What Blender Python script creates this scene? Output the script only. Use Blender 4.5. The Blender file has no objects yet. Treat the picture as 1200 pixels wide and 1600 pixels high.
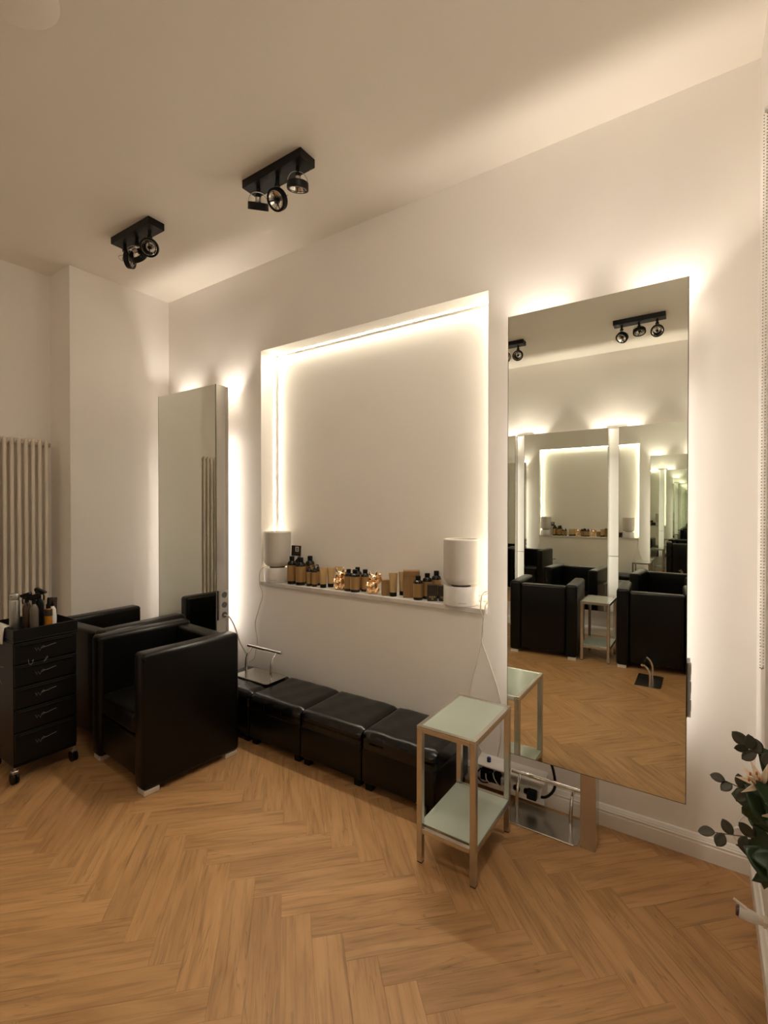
import bpy, bmesh, math, random
from mathutils import Vector, Matrix
random.seed(7)
S = bpy.context.scene
C = S.collection
R = math.radians
PI = math.pi

# ------------------------------------------------------------------ camera
FPX, YAW, PITCH, ROLL = 744.8, R(33.88), R(-0.51), R(0.03)
fwd = Vector((-math.sin(YAW) * math.cos(PITCH), math.cos(YAW) * math.cos(PITCH), math.sin(PITCH)))
rgt = Vector((math.cos(YAW), math.sin(YAW), 0))
upv = rgt.cross(fwd)
rgt, upv = math.cos(ROLL) * rgt + math.sin(ROLL) * upv, math.cos(ROLL) * upv - math.sin(ROLL) * rgt
cd = bpy.data.cameras.new('camera')
cd.sensor_fit = 'VERTICAL'
cd.sensor_height = 24
cd.lens = 24 * FPX / 1600
cd.clip_start = 0.03
cam = bpy.data.objects.new('camera', cd)
C.objects.link(cam)
m = Matrix((rgt, upv, -fwd)).transposed().to_4x4()
m.translation = Vector((0, -2.531, 1.55))
cam.matrix_world = m
S.camera = cam

# ------------------------------------------------------------------ world, exposure, light strengths
w = bpy.data.worlds.new('world')
S.world = w
w.use_nodes = True
w.node_tree.nodes['Background'].inputs[0].default_value = (0.25, 0.3, 0.4, 1)
w.node_tree.nodes['Background'].inputs[1].default_value = 0.02
S.view_settings.view_transform = 'Standard'
S.view_settings.look = 'None'
S.view_settings.gamma = 1
S.view_settings.use_curve_mapping = False
S.view_settings.exposure = 1.52
TUBE_STRENGTH = 2.3
TUBE_COL = (1.0, 0.91, 0.83)
LED_STRENGTH = 11.5
LED_COL = (1.0, 0.90, 0.70)
UPLIGHT_W = 4.4
FILL_DOME_STRENGTH = 20.0
LED_EXTRA_W = 5.2
UPLIGHT_COL = (1.0, 0.88, 0.75)
S.cycles.max_bounces = 20
S.cycles.diffuse_bounces = 12
S.cycles.glossy_bounces = 12
S.cycles.transmission_bounces = 6

# ------------------------------------------------------------------ materials
MATS = {}


def mat(name, col, rough=0.5, metal=0.0, **k):
    if name in MATS:
        return MATS[name]
    ma = bpy.data.materials.new(name)
    ma.use_nodes = True
    nt = ma.node_tree
    b = nt.nodes['Principled BSDF']
    b.inputs['Base Color'].default_value = (*col, 1)
    b.inputs['Roughness'].default_value = rough
    b.inputs['Metallic'].default_value = metal
    if 'spec' in k:
        b.inputs['Specular IOR Level'].default_value = k['spec']
    if 'coat' in k:
        b.inputs['Coat Weight'].default_value = k['coat']
        b.inputs['Coat Roughness'].default_value = 0.08
    if 'trans' in k:
        b.inputs['Transmission Weight'].default_value = k['trans']
    if 'emit' in k:
        b.inputs['Emission Color'].default_value = (*k['emit'], 1)
        b.inputs['Emission Strength'].default_value = k['es']
    if 'bump' in k:                      # (scale, strength, distance)
        sc, st, di = k['bump']
        tc = nt.nodes.new('ShaderNodeTexCoord')
        n = nt.nodes.new('ShaderNodeTexNoise')
        n.inputs['Scale'].default_value = sc
        n.inputs['Detail'].default_value = 5
        bp = nt.nodes.new('ShaderNodeBump')
        bp.inputs['Strength'].default_value = st
        bp.inputs['Distance'].default_value = di
        nt.links.new(tc.outputs['Object'], n.inputs['Vector'])
        nt.links.new(n.outputs['Fac'], bp.inputs['Height'])
        nt.links.new(bp.outputs['Normal'], b.inputs['Normal'])
    if 'var' in k:                       # (scale, second colour)
        sc, c2 = k['var']
        tc = nt.nodes.new('ShaderNodeTexCoord')
        n = nt.nodes.new('ShaderNodeTexNoise')
        n.inputs['Scale'].default_value = sc
        n.inputs['Detail'].default_value = 6
        mx = nt.nodes.new('ShaderNodeMix')
        mx.data_type = 'RGBA'
        mx.inputs['A'].default_value = (*col, 1)
        mx.inputs['B'].default_value = (*c2, 1)
        rp = nt.nodes.new('ShaderNodeMapRange')
        rp.inputs['From Min'].default_value = 0.4
        rp.inputs['From Max'].default_value = 0.7
        nt.links.new(tc.outputs['Object'], n.inputs['Vector'])
        nt.links.new(n.outputs['Fac'], rp.inputs['Value'])
        nt.links.new(rp.outputs['Result'], mx.inputs['Factor'])
        nt.links.new(mx.outputs['Result'], b.inputs['Base Color'])
    MATS[name] = ma
    return ma


M_WALL = mat('wall_paint', (0.87, 0.84, 0.80), 0.75, bump=(60, 0.08, 0.003), spec=0.25)
M_CEIL = mat('ceiling_paint', (0.88, 0.84, 0.77), 0.85, bump=(40, 0.06, 0.003), spec=0.2)
M_TRIM = mat('trim_paint', (0.80, 0.775, 0.735), 0.4, bump=(30, 0.03, 0.002))
M_PANEL = mat('white_panel', (0.86, 0.85, 0.82), 0.4, bump=(20, 0.02, 0.001))
M_MIRROR = mat('mirror_glass', (0.87, 0.90, 0.84), 0.004, 1.0)
M_EDGE = mat('mirror_edge', (0.06, 0.07, 0.05), 0.2, 0.3)
M_STEEL = mat('brushed_steel', (0.60, 0.58, 0.54), 0.26, 1.0, bump=(120, 0.02, 0.001))
M_STEELD = mat('dark_steel', (0.45, 0.42, 0.38), 0.36, 1.0, bump=(120, 0.02, 0.001))
M_CHROME = mat('chrome', (0.72, 0.70, 0.67), 0.09, 1.0)
M_LEATHER = mat('black_leather', (0.0030, 0.0028, 0.0024), 0.30, bump=(220, 0.08, 0.002), spec=0.26)
M_LEATHER2 = mat('glossy_leather', (0.0030, 0.0028, 0.0024), 0.25, bump=(28, 0.20, 0.006), spec=0.45)
M_FOOTBLK = mat('black_plastic', (0.004, 0.004, 0.004), 0.4, spec=0.2)
M_NICKEL = mat('satin_nickel', (0.80, 0.78, 0.74), 0.45, 0.6)
M_FROST = mat('frosted_glass', (0.43, 0.49, 0.42), 0.07, 0.0, spec=0.8, coat=0.6, bump=(8, 0.01, 0.001))
M_BLKMETAL = mat('black_metal', (0.006, 0.0058, 0.0055), 0.42, 0.0, spec=0.22, bump=(90, 0.03, 0.001))
M_REFL = mat('reflector', (0.82, 0.80, 0.76), 0.13, 1.0, bump=(60, 0.15, 0.003))
M_TUBE = mat('light_tube', (0.9, 0.9, 0.9), 0.4, emit=TUBE_COL, es=TUBE_STRENGTH)
M_TUBE2 = mat('dim_light_tube', (0.9, 0.9, 0.9), 0.4, emit=TUBE_COL, es=TUBE_STRENGTH * 0.55)
M_FILL_DOME = mat('fill_dome_glow', (0.9, 0.9, 0.9), 0.4, emit=(1.0, 0.88, 0.72), es=FILL_DOME_STRENGTH)  # glow of the added fill lamp
M_LED = mat('led_diffuser', (0.9, 0.9, 0.9), 0.4, emit=LED_COL, es=LED_STRENGTH)
M_SPK = mat('speaker_cloth', (0.56, 0.52, 0.47), 0.85, bump=(900, 0.2, 0.001))
M_MARBLE = mat('pale_stone', (0.72, 0.69, 0.65), 0.35, var=(9, (0.60, 0.57, 0.53)))
M_CORD = mat('pale_cord', (0.62, 0.57, 0.5), 0.5)
M_BOTTLE = mat('dark_bottle', (0.009, 0.006, 0.004), 0.22, spec=0.4)
M_GOLDLAB = mat('gold_label', (0.46, 0.29, 0.12), 0.34, 0.55, bump=(40, 0.03, 0.001))
M_GOLDLAB2 = mat('pale_gold', (0.52, 0.36, 0.17), 0.38, 0.45, bump=(40, 0.03, 0.001))
M_KRAFT = mat('kraft_card', (0.30, 0.17, 0.065), 0.55, bump=(70, 0.06, 0.001), var=(12, (0.25, 0.14, 0.05)))
M_GOLD = mat('polished_gold', (0.98, 0.74, 0.46), 0.17, 1.0)
M_DARKBROWN = mat('dark_card', (0.028, 0.017, 0.010), 0.35)
M_LETTER = mat('gold_print', (0.50, 0.38, 0.2), 0.4, 0.3)
M_LOGO = mat('grey_print', (0.20, 0.20, 0.20), 0.4)
M_WHITEP = mat('white_plastic', (0.72, 0.70, 0.66), 0.35)
M_GREYP = mat('socket_grey', (0.42, 0.40, 0.37), 0.4)
M_HOLE = mat('socket_hole', (0.12, 0.115, 0.105), 0.5)
M_RAD = mat('radiator_enamel', (0.72, 0.66, 0.57), 0.35)
M_BLUE = mat('blue_cap', (0.02, 0.03, 0.12), 0.3)
M_AMBER = mat('amber_oil', (0.75, 0.30, 0.03), 0.12, trans=0.6)
M_SILVER = mat('aerosol_silver', (0.42, 0.42, 0.39), 0.28, 0.9)
M_LEAF = mat('leaf_green', (0.020, 0.044, 0.009), 0.45, var=(14, (0.009, 0.023, 0.006)))
M_EUCA = mat('eucalyptus_grey', (0.050, 0.040, 0.022), 0.55, var=(20, (0.030, 0.034, 0.015)))
M_STEM = mat('stem_brown', (0.07, 0.06, 0.025), 0.6)
M_PETAL = mat('petal_cream', (0.72, 0.62, 0.44), 0.5, var=(16, (0.66, 0.48, 0.33)))
M_ORANGE = mat('petal_orange', (0.5, 0.13, 0.03), 0.5)
M_VASE = mat('vase_ceramic', (0.55, 0.5, 0.44), 0.3)
M_PANE = mat('window_pane', (0.9, 0.9, 0.9), 0.02, trans=1.0)
M_JOINT = mat('joint_dark', (0.10, 0.055, 0.022), 0.8)


def plank_material():
    ma = bpy.data.materials.new('oak_plank')
    ma.use_nodes = True
    nt = ma.node_tree
    N, L = nt.nodes, nt.links
    b = N['Principled BSDF']
    uv = N.new('ShaderNodeUVMap')
    oi = N.new('ShaderNodeObjectInfo')
    mul = N.new('ShaderNodeMath'); mul.operation = 'MULTIPLY'; mul.inputs[1].default_value = 57.0
    L.new(oi.outputs['Random'], mul.inputs[0])
    cx = N.new('ShaderNodeCombineXYZ')
    L.new(mul.outputs[0], cx.inputs[0]); L.new(mul.outputs[0], cx.inputs[1])
    add = N.new('ShaderNodeVectorMath'); add.operation = 'ADD'
    L.new(uv.outputs['UV'], add.inputs[0]); L.new(cx.outputs[0], add.inputs[1])

    def noise(sx, sy, detail, dist):
        mp = N.new('ShaderNodeVectorMath'); mp.operation = 'MULTIPLY'; mp.inputs[1].default_value = (sx, sy, 1)
        L.new(add.outputs[0], mp.inputs[0])
        n = N.new('ShaderNodeTexNoise'); n.inputs['Scale'].default_value = 1
        n.inputs['Detail'].default_value = detail; n.inputs['Distortion'].default_value = dist
        L.new(mp.outputs[0], n.inputs['Vector'])
        return n
    broad = noise(1.6, 9, 3, 1.6)
    grain = noise(3.2, 60, 5, 0.9)
    fine = noise(9, 330, 3, 0.2)
    r1 = N.new('ShaderNodeValToRGB')
    e = r1.color_ramp.elements
    e[0].position = 0.30; e[0].color = (0.335, 0.178, 0.072, 1)
    e[1].position = 0.70; e[1].color = (0.47, 0.265, 0.118, 1)
    e2 = r1.color_ramp.elements.new(0.5); e2.color = (0.42, 0.230, 0.096, 1)
    L.new(broad.outputs['Fac'], r1.inputs[0])
    r2 = N.new('ShaderNodeMapRange')
    r2.inputs['From Min'].default_value = 0.30; r2.inputs['From Max'].default_value = 0.50
    r2.inputs['To Min'].default_value = 0.72; r2.inputs['To Max'].default_value = 1.02
    L.new(grain.outputs['Fac'], r2.inputs['Value'])
    r3 = N.new('ShaderNodeMapRange')
    r3.inputs['From Min'].default_value = 0.3; r3.inputs['From Max'].default_value = 0.7
    r3.inputs['To Min'].default_value = 0.94; r3.inputs['To Max'].default_value = 1.04
    L.new(fine.outputs['Fac'], r3.inputs['Value'])
    wav = noise(1.3, 17, 2, 2.2)
    sb = N.new('ShaderNodeMath'); sb.operation = 'SUBTRACT'; sb.inputs[1].default_value = 0.5
    L.new(wav.outputs['Fac'], sb.inputs[0])
    ab = N.new('ShaderNodeMath'); ab.operation = 'ABSOLUTE'
    L.new(sb.outputs[0], ab.inputs[0])
    rr = N.new('ShaderNodeMapRange'); rr.interpolation_type = 'SMOOTHSTEP'
    rr.inputs['From Max'].default_value = 0.022
    rr.inputs['To Min'].default_value = 0.70; rr.inputs['To Max'].default_value = 1.0
    L.new(ab.outputs[0], rr.inputs['Value'])
    msk = noise(3.1, 6, 1, 0)
    rm = N.new('ShaderNodeMapRange'); rm.inputs['From Min'].default_value = 0.46; rm.inputs['From Max'].default_value = 0.60
    L.new(msk.outputs['Fac'], rm.inputs['Value'])
    mxs = N.new('ShaderNodeMix'); mxs.data_type = 'FLOAT'
    mxs.inputs['A'].default_value = 1.0
    L.new(rm.outputs[0], mxs.inputs['Factor']); L.new(rr.outputs[0], mxs.inputs['B'])
    mq = N.new('ShaderNodeMath'); mq.operation = 'MULTIPLY'
    L.new(r3.outputs[0], mq.inputs[0]); L.new(mxs.outputs['Result'], mq.inputs[1])
    r3 = mq
    mm = N.new('ShaderNodeMath'); mm.operation = 'MULTIPLY'
    L.new(r2.outputs[0], mm.inputs[0]); L.new(r3.outputs[0], mm.inputs[1])
    r4 = N.new('ShaderNodeMapRange')
    r4.inputs['To Min'].default_value = 0.93; r4.inputs['To Max'].default_value = 1.06
    L.new(oi.outputs['Random'], r4.inputs['Value'])
    m2 = N.new('ShaderNodeMath'); m2.operation = 'MULTIPLY'
    L.new(mm.outputs[0], m2.inputs[0]); L.new(r4.outputs[0], m2.inputs[1])
    vm = N.new('ShaderNodeVectorMath'); vm.operation = 'SCALE'
    L.new(r1.outputs['Color'], vm.inputs[0]); L.new(m2.outputs[0], vm.inputs['Scale'])
    L.new(vm.outputs[0], b.inputs['Base Color'])
    b.inputs['Roughness'].default_value = 0.48
    b.inputs['Specular IOR Level'].default_value = 0.35
    bp = N.new('ShaderNodeBump'); bp.inputs['Strength'].default_value = 0.12; bp.inputs['Distance'].default_value = 0.001
    L.new(grain.outputs['Fac'], bp.inputs['Height'])
    L.new(bp.outputs[0], b.inputs['Normal'])
    return ma


M_PLANK = plank_material()

# ------------------------------------------------------------------ mesh helpers
I4 = Matrix.Identity(4)


def merge(bm, tmp, T):
    if T is not None:
        bmesh.ops.transform(tmp, matrix=T, verts=tmp.verts)
    me = bpy.data.meshes.new('tmp')
    tmp.to_mesh(me)
    tmp.free()
    bm.from_mesh(me)
    bpy.data.meshes.remove(me)


def box(bm, a, b, bev=0.0, seg=2, T=None):
    t = bmesh.new()
    bmesh.ops.create_cube(t, size=1)
    a, b = Vector(a), Vector(b)
    c, d = (a + b) / 2, b - a
    bmesh.ops.transform(t, matrix=Matrix.Translation(c) @ Matrix.Diagonal((abs(d.x), abs(d.y), abs(d.z), 1)), verts=t.verts)
    if bev:
        bmesh.ops.bevel(t, geom=t.edges[:], offset=bev, segments=seg, profile=0.5, affect='EDGES')
    merge(bm, t, T)


def cyl(bm, p, q, r, r2=None, n=16, T=None, caps=True):
    p, q = Vector(p), Vector(q)
    t = bmesh.new()
    d = q - p
    bmesh.ops.create_cone(t, cap_ends=caps, segments=n, radius1=r, radius2=r if r2 is None else r2, depth=d.length)
    M = Matrix.Translation((p + q) / 2) @ d.to_track_quat('Z', 'Y').to_matrix().to_4x4()
    bmesh.ops.transform(t, matrix=M, verts=t.verts)
    merge(bm, t, T)


def lathe(bm, prof, n=24, T=None):
    t = bmesh.new()
    rings = []
    for r, z in prof:
        if r < 1e-6:
            rings.append([t.verts.new((0, 0, z))])
        else:
            rings.append([t.verts.new((r * math.cos(2 * PI * i / n), r * math.sin(2 * PI * i / n), z)) for i in range(n)])
    for A, B in zip(rings, rings[1:]):
        for i in range(n):
            j = (i + 1) % n
            if len(A) == 1 and len(B) == 1:
                continue
            if len(A) == 1:
                t.faces.new((A[0], B[j], B[i]))
            elif len(B) == 1:
                t.faces.new((A[i], A[j], B[0]))
            else:
                t.faces.new((A[i], A[j], B[j], B[i]))
    bmesh.ops.recalc_face_normals(t, faces=t.faces[:])
    merge(bm, t, T)


def smooth_path(pts, k=6):
    pts = [Vector(p) for p in pts]
    if len(pts) < 3:
        return pts
    P = [2 * pts[0] - pts[1]] + pts + [2 * pts[-1] - pts[-2]]
    out = []
    for i in range(1, len(P) - 2):
        a, b, c, d = P[i - 1:i + 3]
        for s in range(k):
            u = s / k
            out.append(0.5 * ((2 * b) + (c - a) * u + (2 * a - 5 * b + 4 * c - d) * u * u + (3 * b - a - 3 * c + d) * u ** 3))
    out.append(pts[-1])
    return out


def tube(bm, pts, r, n=8, k=6, T=None, smooth=True):
    P = smooth_path(pts, k) if smooth else [Vector(p) for p in pts]
    t = bmesh.new()
    rings = []
    nrm = None
    for i, p in enumerate(P):
        d = (P[min(i + 1, len(P) - 1)] - P[max(i - 1, 0)]).normalized()
        if nrm is None:
            nrm = d.orthogonal().normalized()
        else:
            nrm = (nrm - d * nrm.dot(d)).normalized()
        bn = d.cross(nrm)
        rr = r(i / (len(P) - 1)) if callable(r) else r
        rings.append([t.verts.new(p + rr * (math.cos(2 * PI * j / n) * nrm + math.sin(2 * PI * j / n) * bn)) for j in range(n)])
    for A, B in zip(rings, rings[1:]):
        for i in range(n):
            j = (i + 1) % n
            t.faces.new((A[i], A[j], B[j], B[i]))
    t.faces.new(rings[0][::-1])
    t.faces.new(rings[-1])
    bmesh.ops.recalc_face_normals(t, faces=t.faces[:])
    merge(bm, t, T)


def ball(bm, c, rad, n=16, T=None):
    t = bmesh.new()
    bmesh.ops.create_uvsphere(t, u_segments=n, v_segments=max(6, n // 2), radius=1)
    rad = (rad,) * 3 if not hasattr(rad, '__len__') else rad
    bmesh.ops.transform(t, matrix=Matrix.Translation(Vector(c)) @ Matrix.Diagonal((*rad, 1)), verts=t.verts)
    merge(bm, t, T)


def prism(bm, poly, axis_a, axis_b, extr, origin=(0, 0, 0), T=None):
    """closed prism: 2-D polygon in (axis_a, axis_b), extruded along extr"""
    t = bmesh.new()
    o, A, B, E = Vector(origin), Vector(axis_a), Vector(axis_b), Vector(extr)
    v0 = [t.verts.new(o + A * x + B * y) for x, y in poly]
    v1 = [t.verts.new(v.co + E) for v in v0]
    t.faces.new(v0[::-1])
    t.faces.new(v1)
    k = len(poly)
    for i in range(k):
        t.faces.new((v0[i], v0[(i + 1) % k], v1[(i + 1) % k], v1[i]))
    bmesh.ops.recalc_face_normals(t, faces=t.faces[:])
    merge(bm, t, T)


def obj(name, bm, material, parent=None, smooth=False, loc=None, rot=None):
    me = bpy.data.meshes.new(name)
    if smooth:
        for f in bm.faces:
            f.smooth = True
        if smooth != 'all':
            for e in bm.edges:
                if len(e.link_faces) == 2 and e.calc_face_angle(0) > R(38):
                    e.smooth = False
    bm.to_mesh(me)
    bm.free()
    me.materials.append(material)
    o = bpy.data.objects.new(name, me)
    C.objects.link(o)
    if parent is not None:
        o.parent = parent
    if loc:
        o.location = loc
    if rot:
        o.rotation_euler = rot
    return o


def tag(o, label, cat, group=None):
    o['label'] = label
    o['category'] = cat
    if group:
        o['group'] = group
    return o


def thing(name, label, cat, loc=(0, 0, 0), rz=0.0, group=None):
    o = bpy.data.objects.new(name, None)
    o.empty_display_size = 0.05
    C.objects.link(o)
    o.location = loc
    o.rotation_euler = (0, 0, rz)
    return tag(o, label, cat, group)


def struct(name, bm, material, smooth=False):
    o = obj(name, bm, material, None, smooth)
    o['kind'] = 'structure'
    return o


def dup(root, loc, rz=0.0, label=None):
    r = root.copy()
    C.objects.link(r)
    r.location = loc
    r.rotation_euler = (0, 0, rz)
    if label:
        r['label'] = label
    for ch in list(root.children):
        c = ch.copy()
        C.objects.link(c)
        c.parent = r
        for g in ch.children:
            d = g.copy()
            C.objects.link(d)
            d.parent = c
    return r


def B():
    return bmesh.new()


# ------------------------------------------------------------------ room shell
H = 3.42
XL, XR, YC = -4.07, 0.187, -4.23            # left wall, right wall, wall opposite the niche
NX0, NX1, NZ0, NZ1, ND = -2.843, -1.0015, 0.984, 2.758, 0.168
PIER, RECX = -0.82, -4.41
WY0 = -0.335                                # window recess in the right wall starts here

bm = B()
box(bm, (-4.6, 0, 0), (NX0, 0.25, H))
box(bm, (NX1, 0, 0), (0.8, 0.25, H))
box(bm, (NX0, 0, NZ1), (NX1, 0.25, H))
box(bm, (NX0, 0, 0), (NX1, 0.25, NZ0 - 0.03))
box(bm, (NX0, ND, NZ0 - 0.03), (NX1, 0.25, NZ1))
struct('wall_back', bm, M_WALL)
bm = B()
box(bm, (-4.6, PIER, 0), (XL, 0, H))
box(bm, (-4.6, -2.2, 0), (RECX, PIER, H))
box(bm, (-4.6, YC, 0), (XL, -2.2, H))
struct('wall_left', bm, M_WALL)
bm = B()
box(bm, (-4.6, YC - 0.15, 0), (0.8, YC, H))
struct('wall_front', bm, M_WALL)
bm = B()
box(bm, (XR, WY0, 0), (0.8, 0, H))
box(bm, (XR, -1.95, 0), (0.8, WY0, 0.42))
box(bm, (XR, -1.95, 2.95), (0.8, WY0, H))
box(bm, (XR, YC, 0), (0.8, -1.95, H))
struct('wall_right', bm, M_WALL)
bm = B()
box(bm, (-4.6, YC - 0.15, H), (0.8, 0.25, H + 0.12))
struct('ceiling', bm, M_CEIL)

# window in the recess of the right wall
bm = B()
box(bm, (0.50, -1.95, 0.45), (0.57, -1.88, 2.95), 0.004)
box(bm, (0.50, -0.405, 0.45), (0.57, WY0, 2.95), 0.004)
box(bm, (0.50, -1.88, 0.45), (0.57, -0.405, 0.53), 0.004)
box(bm, (0.50, -1.88, 2.87), (0.57, -0.405, 2.95), 0.004)
box(bm, (0.50, -1.88, 0.80), (0.57, -0.405, 0.86), 0.004)
box(bm, (0.50, -1.175, 0.53), (0.57, -1.11, 2.87), 0.004)
win = struct('window_1', bm, M_TRIM)
bm = B()
box(bm, (0.53, -1.88, 0.53), (0.536, -0.405, 2.87))
obj('pane', bm, M_PANE, win)
bm = B()
box(bm, (XR - 0.015, -1.95, 0.42), (0.52, WY0, 0.45), 0.006)
struct('trim_1', bm, M_TRIM)

# skirting boards (moulded profile)
PROF = [(0, 0), (0.0195, 0), (0.0195, 0.066), (0.0165, 0.069), (0.0165, 0.073), (0.0185, 0.075), (0.0185, 0.080),
        (0.014, 0.084), (0.014, 0.087), (0.0115, 0.090), (0.006, 0.100), (0, 0.103)]
bm = B()
prism(bm, PROF, (0, -1, 0), (0, 0, 1), (XR - XL, 0, 0), (XL, 0, 0))
struct('baseboard_back', bm, M_TRIM)
bm = B()
prism(bm, PROF, (-1, 0, 0), (0, 0, 1), (0, YC + 0.02, 0), (XR, -0.0195, 0))
struct('baseboard_right', bm, M_TRIM)
bm = B()
prism(bm, PROF, (1, 0, 0), (0, 0, 1), (0, PIER + 0.0195, 0), (XL, -0.0195, 0))
prism(bm, PROF, (1, 0, 0), (0, 0, 1), (0, -2.2 - PIER, 0), (RECX, PIER, 0))
struct('baseboard_left', bm, M_TRIM)
bm = B()
prism(bm, PROF, (0, 1, 0), (0, 0, 1), (XR - XL - 0.04, 0, 0), (XL + 0.02, YC, 0))
struct('baseboard_front', bm, M_TRIM)

# floor: slab and herringbone planks
bm = B()
box(bm, (-4.6, YC - 0.15, -0.12), (0.8, 0.25, -0.0035))
floor = struct('floor', bm, M_JOINT)
PWID, PN = 0.110, 5
PLEN = PWID * PN
UD, VD = Vector((1, -1, 0)) / math.sqrt(2), Vector((1, 1, 0)) / math.sqrt(2)
ORG = Vector((-0.075, -0.484, 0))
GAP = 0.0003


def plank_bm(M, uvo):
    t = bmesh.new()
    uvl = t.loops.layers.uv.new('UVMap')
    bmesh.ops.create_cube(t, size=1)
    bmesh.ops.transform(t, matrix=Matrix.Diagonal((PLEN - 2 * GAP, PWID - 2 * GAP, 0.0045, 1)), verts=t.verts)
    for f in t.faces:
        for l in f.loops:
            l[uvl].uv = (l.vert.co.x + uvo[0], l.vert.co.y + uvo[1])
    bmesh.ops.transform(t, matrix=M, verts=t.verts)
    return t


FX0, FX1, FY0, FY1 = RECX + 0.0, XR, YC, 0.0
cells = []
for i in range(-60, 60):
    for j in range(-9, 10):
        for kind in (0, 1):
            if kind == 0:
                cu, cv = i + 2 * PN * j + PN / 2, i + 0.5
            else:
                cu, cv = i + 2 * PN * j + PN + 0.5, i + 1 - PN / 2
            p = ORG + UD * (cu * PWID) + VD * (cv * PWID)
            ext = (PLEN + PWID) / 2 / math.sqrt(2)
            if p.x + ext < FX0 or p.x - ext > FX1 or p.y + ext < FY0 or p.y - ext > FY1:
                continue
            inside = p.x - ext > FX0 and p.x + ext < FX1 and p.y - ext > FY0 and p.y + ext < FY1
            cells.append((p, kind, inside))
campos = Vector((0, -2.531, 1.55))


def plank_rank(c):
    d = c[0] - campos
    z = d.dot(fwd)
    x = d.dot(rgt) / max(z, 0.01)
    y = d.dot(upv) / max(z, 0.01)
    seen = z > 0.3 and abs(x) < 0.98 and abs(y) < 1.25
    return d.length + (0 if seen else 100)


cells.sort(key=plank_rank)
PLANK_MESH = None
rest = B()
rest_uv = rest.loops.layers.uv.new('UVMap')
cuts = [((FX0, 0, 0), (-1, 0, 0)), ((FX1, 0, 0), (1, 0, 0)), ((0, FY0, 0), (0, -1, 0)), ((0, FY1, 0), (0, 1, 0))]
for n, (p, kind, inside) in enumerate(cells):
    rz = -PI / 4 if kind == 0 else PI / 4
    if random.random() < 0.5:
        rz += PI
    M = Matrix.Translation((p.x, p.y, -0.00225)) @ Matrix.Rotation(rz, 4, 'Z')
    if n < 300 and inside:
        if PLANK_MESH is None:
            t = plank_bm(I4, (0, 0))
            PLANK_MESH = bpy.data.meshes.new('plank')
            t.to_mesh(PLANK_MESH)
            t.free()
            PLANK_MESH.materials.append(M_PLANK)
        o = bpy.data.objects.new('plank', PLANK_MESH)
        C.objects.link(o)
        o.parent = floor
        o.matrix_local = M
    else:
        single = n < 300
        t = plank_bm(M, (0, 0) if single else (random.uniform(0, 90), random.uniform(0, 90)))
        for co, no in cuts:
            g = t.verts[:] + t.edges[:] + t.faces[:]
            r_ = bmesh.ops.bisect_plane(t, geom=g, plane_co=co, plane_no=no, clear_outer=True)
            ed = [e for e in r_['geom_cut'] if isinstance(e, bmesh.types.BMEdge)]
            if ed:
                bmesh.ops.edgeloop_fill(t, edges=ed)
        if not t.faces:
            t.free()
            continue
        if single:
            obj('plank', t, M_PLANK, floor)
        else:
            merge(rest, t, None)
o = obj('plank_field', rest, M_PLANK, floor)
o['kind'] = 'stuff'

# ------------------------------------------------------------------ LED line in the niche, shelf
led = thing('led_strip', 'thin glowing white LED line edging the lit wall niche', 'LED strip', (NX0, ND - 0.02, NZ0))
WN, HN = NX1 - NX0, NZ1 - NZ0
for a, b in (((0.0005, -0.016, 0.002), (0.0025, -0.004, HN - 0.0005)),
             ((0.0025, -0.016, HN - 0.0025), (WN - 0.0025, -0.004, HN - 0.0005)),
             ((WN - 0.0025, -0.016, 0.002), (WN - 0.0005, -0.004, HN - 0.0005))):
    bm = B()
    box(bm, a, b)
    obj('diffuser', bm, M_LED, led)
for a, b in (((0.0005, -0.0038, 0.002), (0.0045, -0.0005, HN - 0.0005)),
             ((0.0045, -0.0038, HN - 0.0045), (WN - 0.0045, -0.0005, HN - 0.0005)),
             ((WN - 0.0045, -0.0038, 0.002), (WN - 0.0005, -0.0005, HN - 0.0005))):
    bm = B()
    box(bm, a, b)
    obj('channel', bm, M_STEELD, led)

ld = bpy.data.lights.new('led_extra_light', 'AREA')      # area light added along the top strip to throw more light on the floor
ld.shape = 'RECTANGLE'
ld.size, ld.size_y = WN - 0.04, 0.012
ld.energy = LED_EXTRA_W
ld.color = LED_COL
ld.spread = R(94)
lo = bpy.data.objects.new('led_extra_light', ld)
C.objects.link(lo)
lo.parent = led
lo.location = (WN / 2, -0.010, HN - 0.004)
lo.rotation_euler = (R(-40), 0, 0)

bm = B()
box(bm, (NX0 + 0.001, -0.02, NZ0 - 0.0295), (NX1 - 0.001, ND - 0.001, NZ0), 0.003)
tag(obj('wall_shelf', bm, M_MARBLE), 'white stone shelf board along the bottom of the lit niche', 'shelf')

# ------------------------------------------------------------------ mirrors on stations
TUBES = (0.55, 2.12)


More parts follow.
